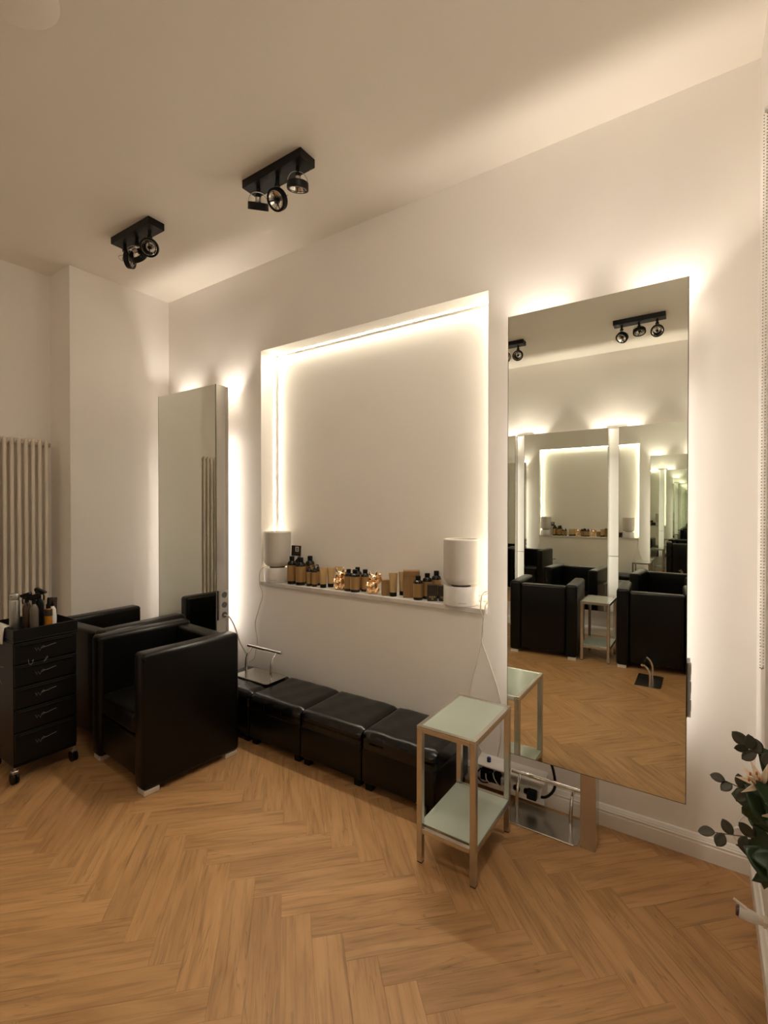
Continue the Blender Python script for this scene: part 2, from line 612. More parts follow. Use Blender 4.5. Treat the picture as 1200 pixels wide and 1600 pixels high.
def socket_strip(parent, side, half, z0=0.69, z1=0.915):
    """three round sockets on the side face of a mirror box; side = +1 faces +x"""
    x0 = side * half
    bm = B()
    box(bm, (min(x0, x0 + side * 0.010), -0.098, z0), (max(x0, x0 + side * 0.010), -0.018, z1), 0.002)
    s = obj('socket_strip', bm, M_GREYP, parent)
    for k in range(3):
        zc = z1 - 0.036 - k * 0.077
        bm = B()
        T = Matrix.Translation((x0 + side * 0.010, -0.052, zc)) @ Matrix.Rotation(side * PI / 2, 4, 'Y')
        lathe(bm, [(0, 0.0), (0.018, 0.0005), (0.0205, 0.0045), (0.0225, 0.0045), (0.0225, 0.0)], 20, T)
        obj('socket', bm, M_HOLE, s, True)
        bm = B()
        box(bm, (min(x0 + side * 0.0105, x0 + side * 0.014), -0.094, zc - 0.036), (max(x0 + side * 0.0105, x0 + side * 0.014), -0.084, zc + 0.036), 0.001)
        obj('socket_plate', bm, M_GREYP, s)
    bm = B()
    box(bm, (min(x0 + side * 0.0004, x0 + side * 0.0016), -0.109, z0), (max(x0 + side * 0.0004, x0 + side * 0.0016), -0.099, z1))
    obj('shadow_gap', bm, M_FOOTBLK, s)
    return s


def mirror(label, xc, width, y_front, z0, z1, face, sockets=0, post=True, tube_mat=None):
    """origin on the floor under the mirror's front face centre; local -y faces the room"""
    t = thing('wall_mirror', label, 'mirror', (xc, y_front, 0), 0 if face < 0 else PI, 'salon wall mirrors')
    h = width / 2
    bm = B()
    box(bm, (-h + 0.001, 0.0, z0 + 0.001), (h - 0.001, 0.005, z1 - 0.001), 0.0012, 1)
    obj('mirror_glass', bm, M_MIRROR, t)
    bm = B()                                     # dark cut edge of the glass
    for s in (-1, 1):
        box(bm, (min(s * h, s * (h - 0.001)), -0.001, z0), (max(s * h, s * (h - 0.001)), 0.006, z1))
    box(bm, (-h, -0.0005, z0), (h, 0.006, z0 + 0.001))
    obj('glass_edge', bm, M_EDGE, t)
    bm = B()
    box(bm, (-h, 0.006, z0), (h, 0.088, z1), 0.003, 2)
    obj('mirror_case', bm, M_STEEL, t)
    bm = B()
    box(bm, (-h + 0.002, 0.0885, z0 + 0.003), (h - 0.002, 0.118, z1 - 0.003))
    obj('rear_panel', bm, M_STEELD, t)
    bm = B()
    box(bm, (-h + 0.012, 0.1185, z0 + 0.012), (h - 0.012, 0.1205, z1 - 0.012))
    obj('back_reflector', bm, M_PANEL, t)
    for s in (-1, 1):
        bm = B()
        cyl(bm, (s * (h - 0.115), 0.150, TUBES[0]), (s * (h - 0.115), 0.150, TUBES[1]), 0.013, n=12)
        tb = obj('light_tube', bm, tube_mat or M_TUBE, t, True)
        for zz in (TUBES[0] - 0.022, TUBES[1] + 0.002):
            bm = B()
            box(bm, (s * (h - 0.115) - 0.013, 0.1207, zz), (s * (h - 0.115) + 0.013, 0.165, zz + 0.02), 0.003, 1)
            obj('lamp_holder', bm, M_WHITEP, tb)
        xu, zu = s * (h - 0.088), z1 - 0.150
        bm = B()
        lathe(bm, [(0, 0), (0.020, 0), (0.022, 0.003), (0.022, 0.045), (0.020, 0.045), (0.018, 0.034), (0, 0.034)], 20, Matrix.Translation((xu, 0.152, zu - 0.045)))
        up = obj('uplight', bm, M_WHITEP, t, True)
        bm = B()
        box(bm, (xu - 0.006, 0.1207, zu - 0.035), (xu + 0.006, 0.1315, zu - 0.020))
        obj('arm', bm, M_STEELD, up)
        ld = bpy.data.lights.new('uplight_lamp', 'SPOT')
        ld.energy = UPLIGHT_W
        ld.color = UPLIGHT_COL
        ld.spot_size = R(96)
        ld.spot_blend = 0.75
        ld.shadow_soft_size = 0.018
        lo = bpy.data.objects.new('uplight_lamp', ld)
        C.objects.link(lo)
        lo.parent = up
        lo.location = (xu, 0.152, zu + 0.002)
        lo.rotation_euler = (PI, 0, 0)
    for zz in (z0 + 0.35, z1 - 0.35):
        bm = B()
        box(bm, (-0.12, 0.1207, zz), (0.12, 0.2395, zz + 0.03))
        obj('wall_bracket', bm, M_STEELD, t)
    if post:
        bm = B()
        box(bm, (-0.033, 0.004, 0.0), (0.033, 0.088, z0 - 0.0005), 0.002, 1)
        obj('support_post', bm, M_STEEL, t)
    if sockets:
        sockets_o = socket_strip(t, sockets, h)
        sockets_o.location.y = 0.12
    return t


mirror('tall steel-cased wall mirror in the left room corner, reflecting the radiator', -3.458, 0.764, -0.24, 0.34, 2.488, -1, 1)
mirror('tall wall mirror behind the chrome side table, full of reflections, standing on steel post', -0.4295, 0.749, -0.24, 0.34, 2.488, -1, 1)
for lab, x0, x1 in (('tall wall mirror opposite, facing the niche, between two lit white gaps', -1.904, -0.928),
                    ('tall wall mirror opposite, facing the niche, behind armchair with floor footrest', -0.814, 0.162),
                    ('tall wall mirror opposite, facing the niche, third along from the far side table', -3.0, -2.023),
                    ('unseen extra wall mirror opposite, added for its lamps, nearest the radiator', -4.04, -3.10)):  # unseen mirror, added so its lamps lift the left side
    mirror(lab, (x0 + x1) / 2, x1 - x0, YC + 0.24, 0.34, 2.48, 1, tube_mat=M_TUBE2)
for xg, lab in ((-0.871, 'white backing panel between opposite mirrors, behind the far side table'),
                (-1.964, 'white backing panel between opposite mirrors, away from the far side table')):
    t = thing('backing_panel', lab, 'panel', (xg, YC, 0), 0, 'white panels between the opposite mirrors')
    for nm, a, b in (('lower_panel', 0.30, 0.966), ('upper_panel', 0.974, 2.50)):
        bm = B()
        box(bm, (-0.12, 0.001, a), (0.12, 0.02, b), 0.006, 3)
        obj(nm, bm, M_PANEL, t)
    bm = B()
    box(bm, (-0.12, 0.001, 0.9665), (0.12, 0.012, 0.9735))
    obj('joint', bm, M_STEELD, t)

# ------------------------------------------------------------------ armchairs
AW, AD, AH, AT = 0.68, 0.60, 0.765, 0.112


def slab(a, b, bev, seg=4):
    bm = B()
    box(bm, a, b, bev, seg)
    return bm


def make_armchair(label):
    t = thing('armchair', label, 'armchair', (0, 0, 0), 0, 'black leather box armchairs')
    hw, hd = AW / 2, AD / 2
    for s in (-1, 1):                             # local -y is the open front
        a = (min(s * hw, s * (hw - AT)), -hd, 0.027)
        b = (max(s * hw, s * (hw - AT)), hd, AH)
        bm = slab(a, b, 0.026, 4)
        arm = obj('armrest', bm, M_LEATHER, t, True)
        bm = B()                                  # piping along the top edges
        tube(bm, [(a[0] + 0.005, hd - 0.02, AH - 0.024), (a[0] + 0.005, -hd + 0.016, AH - 0.024), (a[0] + 0.016, -hd + 0.005, AH - 0.024),
                  (b[0] - 0.016, -hd + 0.005, AH - 0.024), (b[0] - 0.005, -hd + 0.016, AH - 0.024), (b[0] - 0.005, hd - 0.02, AH - 0.024)], 0.0045, 6, smooth=False)
        obj('piping', bm, M_LEATHER2, arm, True)
    xi = hw - AT
    bm = slab((-xi + 0.001, hd - AT, 0.06), (xi - 0.001, hd - 0.004, AH - 0.022), 0.022, 4)
    back = obj('backrest', bm, M_LEATHER, t, True)
    bm = B()
    yy = hd - AT + 0.006
    tube(bm, [(-xi + 0.01, yy, AH - 0.042), (xi - 0.01, yy, AH - 0.042)], 0.004, 6, smooth=False)
    obj('piping', bm, M_LEATHER2, back, True)
    bm = slab((-xi + 0.001, -hd + 0.012, 0.07), (xi - 0.001, hd - AT - 0.001, 0.29), 0.012, 3)
    obj('seat_base', bm, M_LEATHER, t, True)
    bm = slab((-xi + 0.003, -hd + 0.006, 0.291), (xi - 0.003, hd - AT - 0.002, 0.425), 0.035, 5)
    obj('seat_cushion', bm, M_LEATHER, t, True)
    for sx in (-1, 1):
        for sy in (-1, 1):
            bm = B()
            x1, x0 = hw - 0.010, hw - 0.088
            y1, y0 = hd - 0.010, hd - 0.095
            box(bm, (min(sx * x0, sx * x1), min(sy * y0, sy * y1), 0.0), (max(sx * x0, sx * x1), max(sy * y0, sy * y1), 0.0275), 0.002, 1)
            obj('foot', bm, M_NICKEL, t)
    return t


ac = make_armchair('black leather box armchair by the ottomans, its back to the niche wall')
ac.location = (-2.785, -0.825, 0)
ac.rotation_euler = (0, 0, R(-4.5))
dup(ac, (-3.507, -0.735, 0), R(180 + 2), 'black leather box armchair facing the left corner mirror, behind the drawer trolley')
dup(ac, (-1.42, -3.30, 0), R(-4), 'black leather box armchair seen from behind in mirror, left of the far side table')
dup(ac, (-0.385, -3.37, 0), R(-4), 'black leather box armchair seen from behind in mirror, with footrest near its foot')

# ------------------------------------------------------------------ ottomans


def make_ottoman(label):
    t = thing('ottoman', label, 'ottoman', (0, 0, 0), 0, 'black leather cube ottomans in a row')
    h, d = 0.227, 0.205
    bm = B()
    box(bm, (-h, -d, 0.045), (h, d, 0.235), 0.012, 3)
    obj('body', bm, M_LEATHER, t, True)
    # pillow-top cushion: a grid box with a crowned top and a droopy rim
    bm = B()
    n = 22
    tb = bmesh.new()
    bmesh.ops.create_cube(tb, size=2)
    bmesh.ops.subdivide_edges(tb, edges=tb.edges[:], cuts=n, use_grid_fill=True)
    for v in tb.verts:
        x, y, z = v.co
        p = 16.0
        nrm = (abs(x) ** p + abs(y) ** p) ** (1 / p)
        k = max(nrm, 1e-6)
        mx = max(abs(x), abs(y))
        sx, sy = x * mx / k if k else x, y * mx / k if k else y
        rx = max(0.0, (abs(x) - 0.86) / 0.14)
        ry = max(0.0, (abs(y) - 0.74) / 0.26)
        rim = max(rx, ry)
        if z > 0:
            hz = 0.334 - 0.004 * (mx ** 2) - 0.034 * ry ** 2.6 - 0.013 * rx ** 2.2
            zz = 0.236 + (hz - 0.236) * (z * 0.5 + 0.5) if z < 0.999 else hz
        else:
            zz = 0.236 + 0.045 * (z + 1) if z > -0.999 else 0.236
        wr = 0.0018 * math.sin(9 * x + 4 * y) * math.sin(7 * y + 2) * (1 - rim)
        v.co = (sx * (h + 0.0012), sy * (d + 0.004), zz + (wr if z > 0 else 0))
    merge(bm, tb, None)
    cu = obj('seat_cushion', bm, M_LEATHER2, t, True)
    bm = B()
    tube(bm, [(-h + 0.02, -d - 0.003, 0.238), (h - 0.02, -d - 0.003, 0.238)], 0.004, 6, smooth=False)
    obj('seam', bm, M_LEATHER, cu)
    for xx in (-0.075, 0.075):
        bm = B()
        tube(bm, [(xx, -d - 0.004, 0.256), (xx, -d - 0.0035, 0.285), (xx, -d + 0.006, 0.306), (xx, -d + 0.03, 0.322), (xx, -d + 0.05, 0.327)], 0.0022, 6)
        obj('stitching', bm, M_LEATHER, cu)
    for sx in (-1, 1):
        for sy in (-1, 1):
            bm = B()
            box(bm, (sx * 0.19 - 0.022, sy * 0.168 - 0.022, 0), (sx * 0.19 + 0.022, sy * 0.168 + 0.022, 0.0455), 0.004, 1)
            obj('foot', bm, M_FOOTBLK, t)
    return t


OT = ['black leather cube ottoman with the chrome footrest on it',
      'black leather cube ottoman next to the footrest one, left half of row',
      'black leather cube ottoman second from the side table',
      'black leather cube ottoman beside the chrome side table, at row end']
ot = make_ottoman(OT[1])
ot.location = (-2.248, -0.232, 0)
dup(ot, (-2.708, -0.232, 0), R(180), OT[0])
dup(ot, (-1.788, -0.232, 0), 0.0, OT[2])
dup(ot, (-1.328, -0.234, 0), R(180), OT[3])

# ------------------------------------------------------------------ side tables


def make_table(label):
    t = thing('side_table', label, 'side table', (0, 0, 0), 0, 'chrome and glass side tables')
    hx, hy, hz, s, rw = 0.1375, 0.214, 0.60, 0.026, 0.0175
    for sx in (-1, 1):
        for sy in (-1, 1):
            bm = B()
            x0, y0 = sx * (hx - s / 2), sy * (hy - s / 2)
            box(bm, (x0 - s / 2, y0 - s / 2, 0.004), (x0 + s / 2, y0 + s / 2, hz - 0.0075), 0.0018, 1)
            lg = obj('leg', bm, M_STEEL, t)
            bm = B()
            box(bm, (x0 - s / 2 + 0.002, y0 - s / 2 + 0.002, 0), (x0 + s / 2 - 0.002, y0 + s / 2 - 0.002, 0.004))
            obj('foot_cap', bm, M_FOOTBLK, lg)
    for z0_, z1_, ins in ((hz - 0.007, hz, 0.0), (hz - 0.026, hz - 0.0075, s), (0.133, 0.155, s)):
        for sx in (-1, 1):
            bm = B()
            box(bm, (min(sx * hx, sx * (hx - rw)), -hy + ins, z0_), (max(sx * hx, sx * (hx - rw)), hy - ins, z1_), 0.001, 1)
            obj('side_rail', bm, M_STEEL, t)
        for sy in (-1, 1):
            bm = B()
            xi = hx - max(ins, rw + 0.0003)
            box(bm, (-xi, min(sy * hy, sy * (hy - rw)), z0_), (xi, max(sy * hy, sy * (hy - rw)), z1_), 0.001, 1)
            obj('end_rail', bm, M_STEEL, t)
    bm = B()
    box(bm, (-hx + rw + 0.0005, -hy + rw + 0.0005, hz - 0.006), (hx - rw - 0.0005, hy - rw - 0.0005, hz - 0.001), 0.0008, 1)
    obj('glass_top', bm, M_FROST, t)
    bm = B()
    box(bm, (-hx + 0.003, -hy + s + 0.001, 0.1552), (hx - 0.003, hy - s - 0.001, 0.1600), 0.0008, 1)
    obj('glass_shelf', bm, M_FROST, t)
    return t


ta = make_table('chrome side table with frosted glass top, beside the last ottoman')
ta.location = (-0.9005, -0.515, 0)
dup(ta, (-0.905, -3.31, 0), 0.0, 'chrome side table with glass top seen in the mirror between two armchairs')

# ------------------------------------------------------------------ footrests


def make_footrest(label, half=0.175, dep=0.20):
    t = thing('footrest', label, 'footrest', (0, 0, 0), 0, 'chrome salon footrests')
    bm = B()
    poly = [(-half, 0), (half, 0), (half, dep - 0.015), (half - 0.015, dep), (-half + 0.015, dep), (-half, dep - 0.015)]
    poly = [(x, -y) for x, y in poly]
    prism(bm, poly, (1, 0, 0), (0, 1, 0), (0, 0, 0.004))
    tube(bm, [(-half + 0.015, -dep, 0.004), (half - 0.015, -dep, 0.004)], 0.004, 6, smooth=False)
    obj('base_plate', bm, M_STEEL, t)
    for s in (-1, 1):
        bm = B()
        x = s * (half - 0.045)
        tube(bm, [(x, -0.115, 0.004), (x, -0.118, 0.06), (x, -0.112, 0.115), (x, -0.092, 0.155), (x, -0.062, 0.180)], 0.0085, 10)
        obj('support', bm, M_CHROME, t, True)
    bm = B()
    tube(bm, [(-half, -0.060, 0.185), (half, -0.060, 0.185)], 0.011, 14, smooth=False)
    obj('foot_bar', bm, M_CHROME, t, True)
    return t


fr = make_footrest('chrome footrest on the floor under the right mirror, behind the side table')
fr.location = (-0.648, -0.048, 0)
dup(fr, (-2.65, -0.085, 0.3355), 0.0, 'chrome footrest standing on top of the leather ottoman')
dup(fr, (-0.50, -2.80, 0), R(90), 'chrome footrest on open floor behind an armchair, seen in mirror')

# ------------------------------------------------------------------ ceiling spots


def lamp_head(parent, x, tilt, pan, back=False):
    """one round lamp on a short stem; direction by tilt (0 = down) then pan"""
    e = bpy.data.objects.new('lamp_head', None)
    bm = B()
    cyl(bm, (x, 0, -0.045), (x, 0, -0.085), 0.011, n=12)
    cyl(bm, (x, 0, -0.082), (x, 0, -0.098), 0.016, n=12)
    bpy.data.objects.remove(e)
    hd = obj('lamp_head', bm, M_BLKMETAL, parent, True)
    D = Matrix.Rotation(pan, 4, 'Z') @ Matrix.Rotation(tilt, 4, 'Y')
    T = Matrix.Translation((x, 0, -0.105)) @ D
    # local -z is the beam; yoke joins the rim at the side that stays on top
    off = Matrix.Translation((0.045 if tilt > R(20) else 0.0, 0, -0.02))
    T = T @ off
    bm = B()
    lathe(bm, [(0.047, -0.034), (0.057, -0.034), (0.058, -0.030), (0.057, 0.0), (0.052, 0.004), (0.047, 0.0), (0.047, -0.034)], 28, T)
    obj('rim', bm, M_BLKMETAL, hd, True)
    bm = B()
    lathe(bm, [(0.047, -0.026), (0.041, -0.018), (0.030, -0.006), (0.018, 0.006), (0.010, 0.012), (0, 0.012)], 24, T)
    lathe(bm, [(0.0465, -0.033), (0.045, -0.034), (0.044, -0.030), (0.0465, -0.028)], 24, T)
    obj('reflector', bm, M_REFL, hd, False)
    bm = B()
    lathe(bm, [(0, -0.022), (0.009, -0.021), (0.012, -0.014), (0.010, -0.004), (0, -0.004)], 14, T)
    box(bm, (-0.045, -0.002, -0.028), (0.045, 0.002, -0.025), T=T)
    obj('lamp_cap', bm, M_BLKMETAL, hd, True)
    bm = B()
    lathe(bm, [(0, 0.030), (0.014, 0.030), (0.016, 0.026), (0.016, 0.010), (0, 0.010)], 14, T)
    tube(bm, [(0.0, 0.055, -0.016), (0, 0.05, 0.02), (0, 0.03, 0.045), (0, 0, 0.052), (0, -0.03, 0.045), (0, -0.05, 0.02), (0, -0.055, -0.016)], 0.0022, 6, T=T)
    obj('yoke', bm, M_STEELD, hd, True)
    return hd


def spot_bar(label, x, y, heads, rz=0.0, long=0.455):
    t = thing('ceiling_spot_bar', label, 'ceiling light', (x, y, H), rz, 'black triple ceiling spots')
    bm = B()
    box(bm, (-long / 2, -0.056, -0.047), (long / 2, 0.056, -0.0005), 0.002, 1)
    obj('housing', bm, M_BLKMETAL, t)
    for (xx, ti, pa) in heads:
        lamp_head(t, xx, R(ti), R(pa))
    return t


spot_bar('black three-lamp ceiling spot bar above the niche, larger of the two seen directly', -1.972, -0.655,
         [(-0.155, 31, -43), (0.0, 52, 92), (0.155, 15, -43)])
spot_bar('black three-lamp ceiling spot bar nearest the left room corner', -3.19, -0.775,
         [(-0.15, 86, 214), (0.0, 60, 292), (0.15, 60, 137)], R(1))
spot_bar('black three-lamp ceiling spot bar near opposite wall, fully seen in the mirror', -0.54, -3.25,
         [(-0.155, 44, 300), (0.0, 18, 250), (0.155, 60, 264)])
spot_bar('black three-lamp ceiling spot bar near opposite wall, cut by the mirror edge', -1.90, -3.25,
         [(-0.155, 20, 180), (0.0, 70, 200), (0.155, 64, 262)])

bm = B()
lathe(bm, [(0, -0.030), (0.06, -0.028), (0.11, -0.020), (0.150, -0.008), (0.165, 0)], 40)
o = obj('ceiling_disc', bm, M_CEIL, None, 'all', (-2.085, -1.86, H))  # shallow disc in the same paint as the ceiling
tag(o, 'shallow pale disc on the ceiling in the upper left', 'ceiling disc')

gl = thing('added_dome_light', 'added dome fill light on the ceiling mid room, out of view', 'ceiling light', (-0.40, -1.72, H))  # unseen lamp, added as fill because the other lights leave the room dim
bm = B()
lathe(bm, [(0, -0.0005), (0.185, -0.0005), (0.187, -0.012), (0.172, -0.016), (0, -0.016)], 36)
obj('base_ring', bm, M_WHITEP, gl, True)
bm = B()
lathe(bm, [(0, -0.105), (0.05, -0.102), (0.10, -0.088), (0.14, -0.062), (0.165, -0.030), (0.170, -0.0165), (0, -0.0165)], 36)
obj('fill_dome', bm, M_FILL_DOME, gl, True)

# ------------------------------------------------------------------ radiator (left recess)
rad = thing('tall_radiator', 'tall cream tubular column radiator in the left wall recess', 'radiator', (-4.235, -0.92, 0))
zt, zb = 2.072, 0.25
for k in range(13):
    bm = B()
    for dx in (0.0, -0.055):
        tube(bm, [(dx, -k * 0.0445, zb + 0.01), (dx, -k * 0.0445, zt - 0.012)], 0.0135, 10, smooth=False)
    ball(bm, (0, -k * 0.0445, zt - 0.014), (0.0145, 0.0145, 0.016), 10)
    ball(bm, (-0.055, -k * 0.0445, zt - 0.014), (0.0145, 0.0145, 0.016), 10)
    cyl(bm, (0, -k * 0.0445, zt - 0.03), (-0.055, -k * 0.0445, zt - 0.03), 0.013, n=10)
    cyl(bm, (0, -k * 0.0445, zb + 0.03), (-0.055, -k * 0.0445, zb + 0.03), 0.013, n=10)
    obj('column', bm, M_RAD, rad, True)
for zz in (zt - 0.035, zb + 0.035):
    bm = B()
    cyl(bm, (-0.028, 0.02, zz), (-0.028, -0.0445 * 12 - 0.02, zz), 0.012, n=10)
    obj('header_pipe', bm, M_RAD, rad, True)
bm = B()
cyl(bm, (-0.028, 0.02, zt - 0.035), (-0.028, 0.034, zt - 0.035), 0.017, n=12)
obj('end_plug', bm, M_STEELD, rad, True)
bm = B()
for yy in (-0.10, -0.42):
    cyl(bm, (-0.065, yy, zt - 0.09), (-0.174, yy, zt - 0.09), 0.008, n=8)
    cyl(bm, (-0.065, yy, zb + 0.12), (-0.174, yy, zb + 0.12), 0.008, n=8)
obj('wall_bracket', bm, M_RAD, rad)

# ------------------------------------------------------------------ speakers


def make_speaker(label):
    t = thing('speaker', label, 'speaker', (0, 0, 0), 0, 'pale cylindrical speakers on the shelf')
    bm = B()
    lathe(bm, [(0, 0.001), (0.098, 0.001), (0.102, 0.005), (0.102, 0.108), (0.099, 0.112), (0.094, 0.113), (0.06, 0.106), (0, 0.106)], 48)
    base = obj('base', bm, M_MARBLE, t, True)
    bm = B()
    T = Matrix.Rotation(R(205), 4, 'Z')
    for k in range(7):                             # the small dark maker's mark
        a0 = -0.20 + k * 0.06
        box(bm, (-0.004, -0.002, 0.020), (0.004, 0.0006, 0.0245), T=Matrix.Rotation(R(30) + a0, 4, 'Z') @ Matrix.Translation((0, -0.1022, 0)))
    obj('maker_mark', bm, M_GREYP, base)
    bm = B()
    cyl(bm, (0, 0, 0.104), (0, 0, 0.128), 0.058, n=32)
    obj('neck', bm, M_DARKBROWN, t, True)
    bm = B()
    pr = [(0, 0.118), (0.056, 0.118)]
    for k in range(9):
        a = k / 8 * PI / 2
        pr.append((0.056 + 0.046 * math.sin(a), 0.164 - 0.046 * math.cos(a)))
    pr += [(0.102, 0.372), (0.1015, 0.380), (0.098, 0.384), (0.094, 0.382), (0.092, 0.374), (0, 0.374)]
    lathe(bm, pr, 48)
    obj('cloth_body', bm, M_SPK, t, True)
    bm = B()
    lathe(bm, [(0.0985, 0.3835), (0.1025, 0.3815), (0.1025, 0.377), (0.0985, 0.377)], 48)
    obj('top_ring', bm, M_WHITEP, t, True)
    return t


sp = make_speaker('pale cylindrical speaker at the left end of the niche shelf')
sp.location = (-2.725, 0.055, NZ0)
dup(sp, (-1.187, 0.050, NZ0), 0.0, 'pale cylindrical speaker at the right end of the niche shelf')


def cable(label, pts, r, material, name='power_cord', cat='cord', group=None, k=8):
    bm = B()
    tube(bm, pts, r, 8, k)
    return tag(obj(name, bm, material, None, True), label, cat, group)


cable('pale cord hanging from the left speaker down behind the footrest', [
    (-2.72, 0.158, 1.02), (-2.79, 0.145, 1.05), (-2.822, 0.06, 1.092), (-2.835, -0.012, 1.07), (-2.836, -0.024, 0.975), (-2.815, -0.012, 0.88),
    (-2.86, -0.012, 0.76), (-2.90, -0.012, 0.645), (-2.875, -0.012, 0.52), (-2.895, -0.012, 0.43), (-2.91, -0.016, 0.37), (-2.96, -0.022, 0.34)], 0.004, M_CORD)
cable('pale cord looping over the right shelf end, falling left behind side table', [
    (-1.12, 0.155, 1.02), (-1.05, 0.12, 1.05), (-1.02, 0.03, 1.075), (-1.03, -0.012, 1.06), (-1.033, -0.026, 0.98), (-1.022, -0.012, 0.92),
    (-1.030, -0.009, 0.85), (-1.032, -0.008, 0.80), (-1.06, -0.007, 0.68), (-1.107, -0.007, 0.48), (-1.09, -0.024, 0.30), (-1.02, -0.028, 0.19)], 0.0034, M_CORD)
cable('pale cord looping over the right shelf end, falling right behind side table', [
    (-1.09, 0.155, 0.995), (-1.03, 0.13, 1.0), (-1.009, 0.03, 1.018), (-1.008, -0.012, 1.01), (-1.008, -0.026, 0.975), (-1.020, -0.017, 0.90),
    (-1.020, -0.016, 0.84), (-1.028, -0.018, 0.80), (-0.985, -0.009, 0.68), (-0.922, -0.009, 0.485), (-0.915, -0.024, 0.30), (-0.93, -0.028, 0.19)], 0.0034, M_CORD)
cable('short pale plug cord from the lowest socket of the corner mirror', [
    (-3.066, -0.17, 0.722), (-3.03, -0.17, 0.722), (-3.0, -0.165, 0.70), (-2.965, -0.15, 0.63), (-2.95, -0.12, 0.52), (-2.955, -0.06, 0.42), (-2.965, -0.03, 0.36)], 0.005, M_CORD)
cable('thick black cable from under the right mirror into the cable tray', [
    (-0.68, -0.06, 0.42), (-0.655, -0.055, 0.30), (-0.628, -0.05, 0.21), (-0.622, -0.05, 0.13), (-0.66, -0.06, 0.075), (-0.72, -0.05, 0.055)], 0.007, M_FOOTBLK)

# ------------------------------------------------------------------ cable tray and its plugs
tr = thing('cable_tray', 'white open cable tray on the wall behind the chrome side table', 'cable tray', (-0.852, 0, 0))
bm = B()
prism(bm, [(0.0, 0.17), (0.075, 0.142), (0.075, 0.136), (0.0, 0.163)], (0, -1, 0), (0, 0, 1), (0.37, 0, 0), (-0.185, 0, 0))
obj('cover', bm, M_WHITEP, tr)
bm = B()
prism(bm, [(0.021, 0.035), (0.075, 0.035), (0.075, 0.062), (0.072, 0.062), (0.072, 0.039), (0.021, 0.039)], (0, -1, 0), (0, 0, 1), (0.37, 0, 0), (-0.185, 0, 0))
box(bm, (-0.185, -0.021, 0.035), (0.185, -0.0005, 0.163))
obj('trough', bm, M_WHITEP, tr)
bm = B()
box(bm, (-0.05, -0.066, 0.045), (0.165, -0.024, 0.10), 0.006, 2)
ps = obj('power_strip', bm, M_WHITEP, tr)
for k in range(3):
    bm = B()
    lathe(bm, [(0, 0.0), (0.017, 0.0), (0.019, 0.002), (0.019, -0.001)], 16, Matrix.Translation((-0.015 + 0.055 * k, -0.066, 0.073)) @ Matrix.Rotation(PI / 2, 4, 'X'))
    obj('socket', bm, M_HOLE, ps)
bm = B()
box(bm, (0.10, -0.098, 0.052), (0.15, -0.0665, 0.10), 0.006, 2)
obj('black_plug', bm, M_FOOTBLK, tr)
bm = B()
box(bm, (-0.165, -0.068, 0.042), (-0.10, -0.028, 0.115), 0.008, 2)
box(bm, (-0.09, -0.066, 0.042), (-0.055, -0.028, 0.112), 0.006, 2)
obj('power_adapter', bm, M_FOOTBLK, tr)
bm = B()
tube(bm, [(-0.16, -0.07, 0.12), (-0.178, -0.078, 0.085), (-0.15, -0.082, 0.055), (-0.11, -0.08, 0.062), (-0.08, -0.078, 0.09)], 0.004, 6)
obj('black_lead', bm, M_FOOTBLK, tr, True)
bm = B()
tube(bm, [(-0.09, -0.07, 0.115), (-0.075, -0.082, 0.09), (-0.045, -0.084, 0.064), (-0.02, -0.072, 0.07)], 0.003, 6)
tube(bm, [(-0.13, -0.072, 0.10), (-0.12, -0.084, 0.075), (-0.09, -0.084, 0.055)], 0.003, 6)
obj('white_lead', bm, M_CORD, tr, True)
bm = B()
lathe(bm, [(0, 0.024), (0.009, 0.024), (0.011, 0.02), (0.011, 0.0), (0, 0.0)], 14)
o = tag(obj('bottle_cap', bm, M_BLUE, None, True, (-0.975, -0.042, 0.1545)), 'small dark blue cap lying on the white cable tray', 'cap')

# ------------------------------------------------------------------ shelf products
Z = NZ0 + 0.0004


def lab_bottle(name, label, r, h, loc, rz=0.0, group=None, cap='disc', flat=1.0):
    t = thing(name, label, 'bottle', (*loc, Z), rz, group)
    F = Matrix.Diagonal((1, flat, 1, 1))
    sh = 0.70 * h
    bm = B()
    lathe(bm, [(0, 0), (r * 0.94, 0), (r, 0.004), (r, sh), (r * 0.9, sh + 0.08 * h), (r * 0.55, sh + 0.135 * h), (r * 0.42, sh + 0.15 * h), (r * 0.42, sh + 0.18 * h), (0, sh + 0.18 * h)], 20, F)
    obj('body', bm, M_BOTTLE, t, True)
    bm = B()
    lathe(bm, [(r * 1.0, 0.115 * h), (r * 1.025, 0.115 * h), (r * 1.025, 0.685 * h), (r * 1.0, 0.685 * h)], 20, F)
    obj('paper_label', bm, M_GOLDLAB, t, True)
    bm = B()
    if cap == 'disc':
        lathe(bm, [(0, h), (r * 0.50, h), (r * 0.54, h - 0.003), (r * 0.54, sh + 0.155 * h), (0, sh + 0.155 * h)], 18)
    elif cap == 'pump':
        lathe(bm, [(0, 0.90 * h), (r * 0.36, 0.90 * h), (r * 0.40, 0.87 * h), (r * 0.40, 0.85 * h), (0, 0.85 * h)], 14)
        cyl(bm, (0, 0, 0.89 * h), (0, 0, 0.975 * h), r * 0.12, n=8)
        box(bm, (-r * 0.85, -r * 0.18, 0.955 * h), (r * 0.25, r * 0.18, h), 0.0015, 1)
    obj('cap', bm, M_FOOTBLK, t, True)
    return t


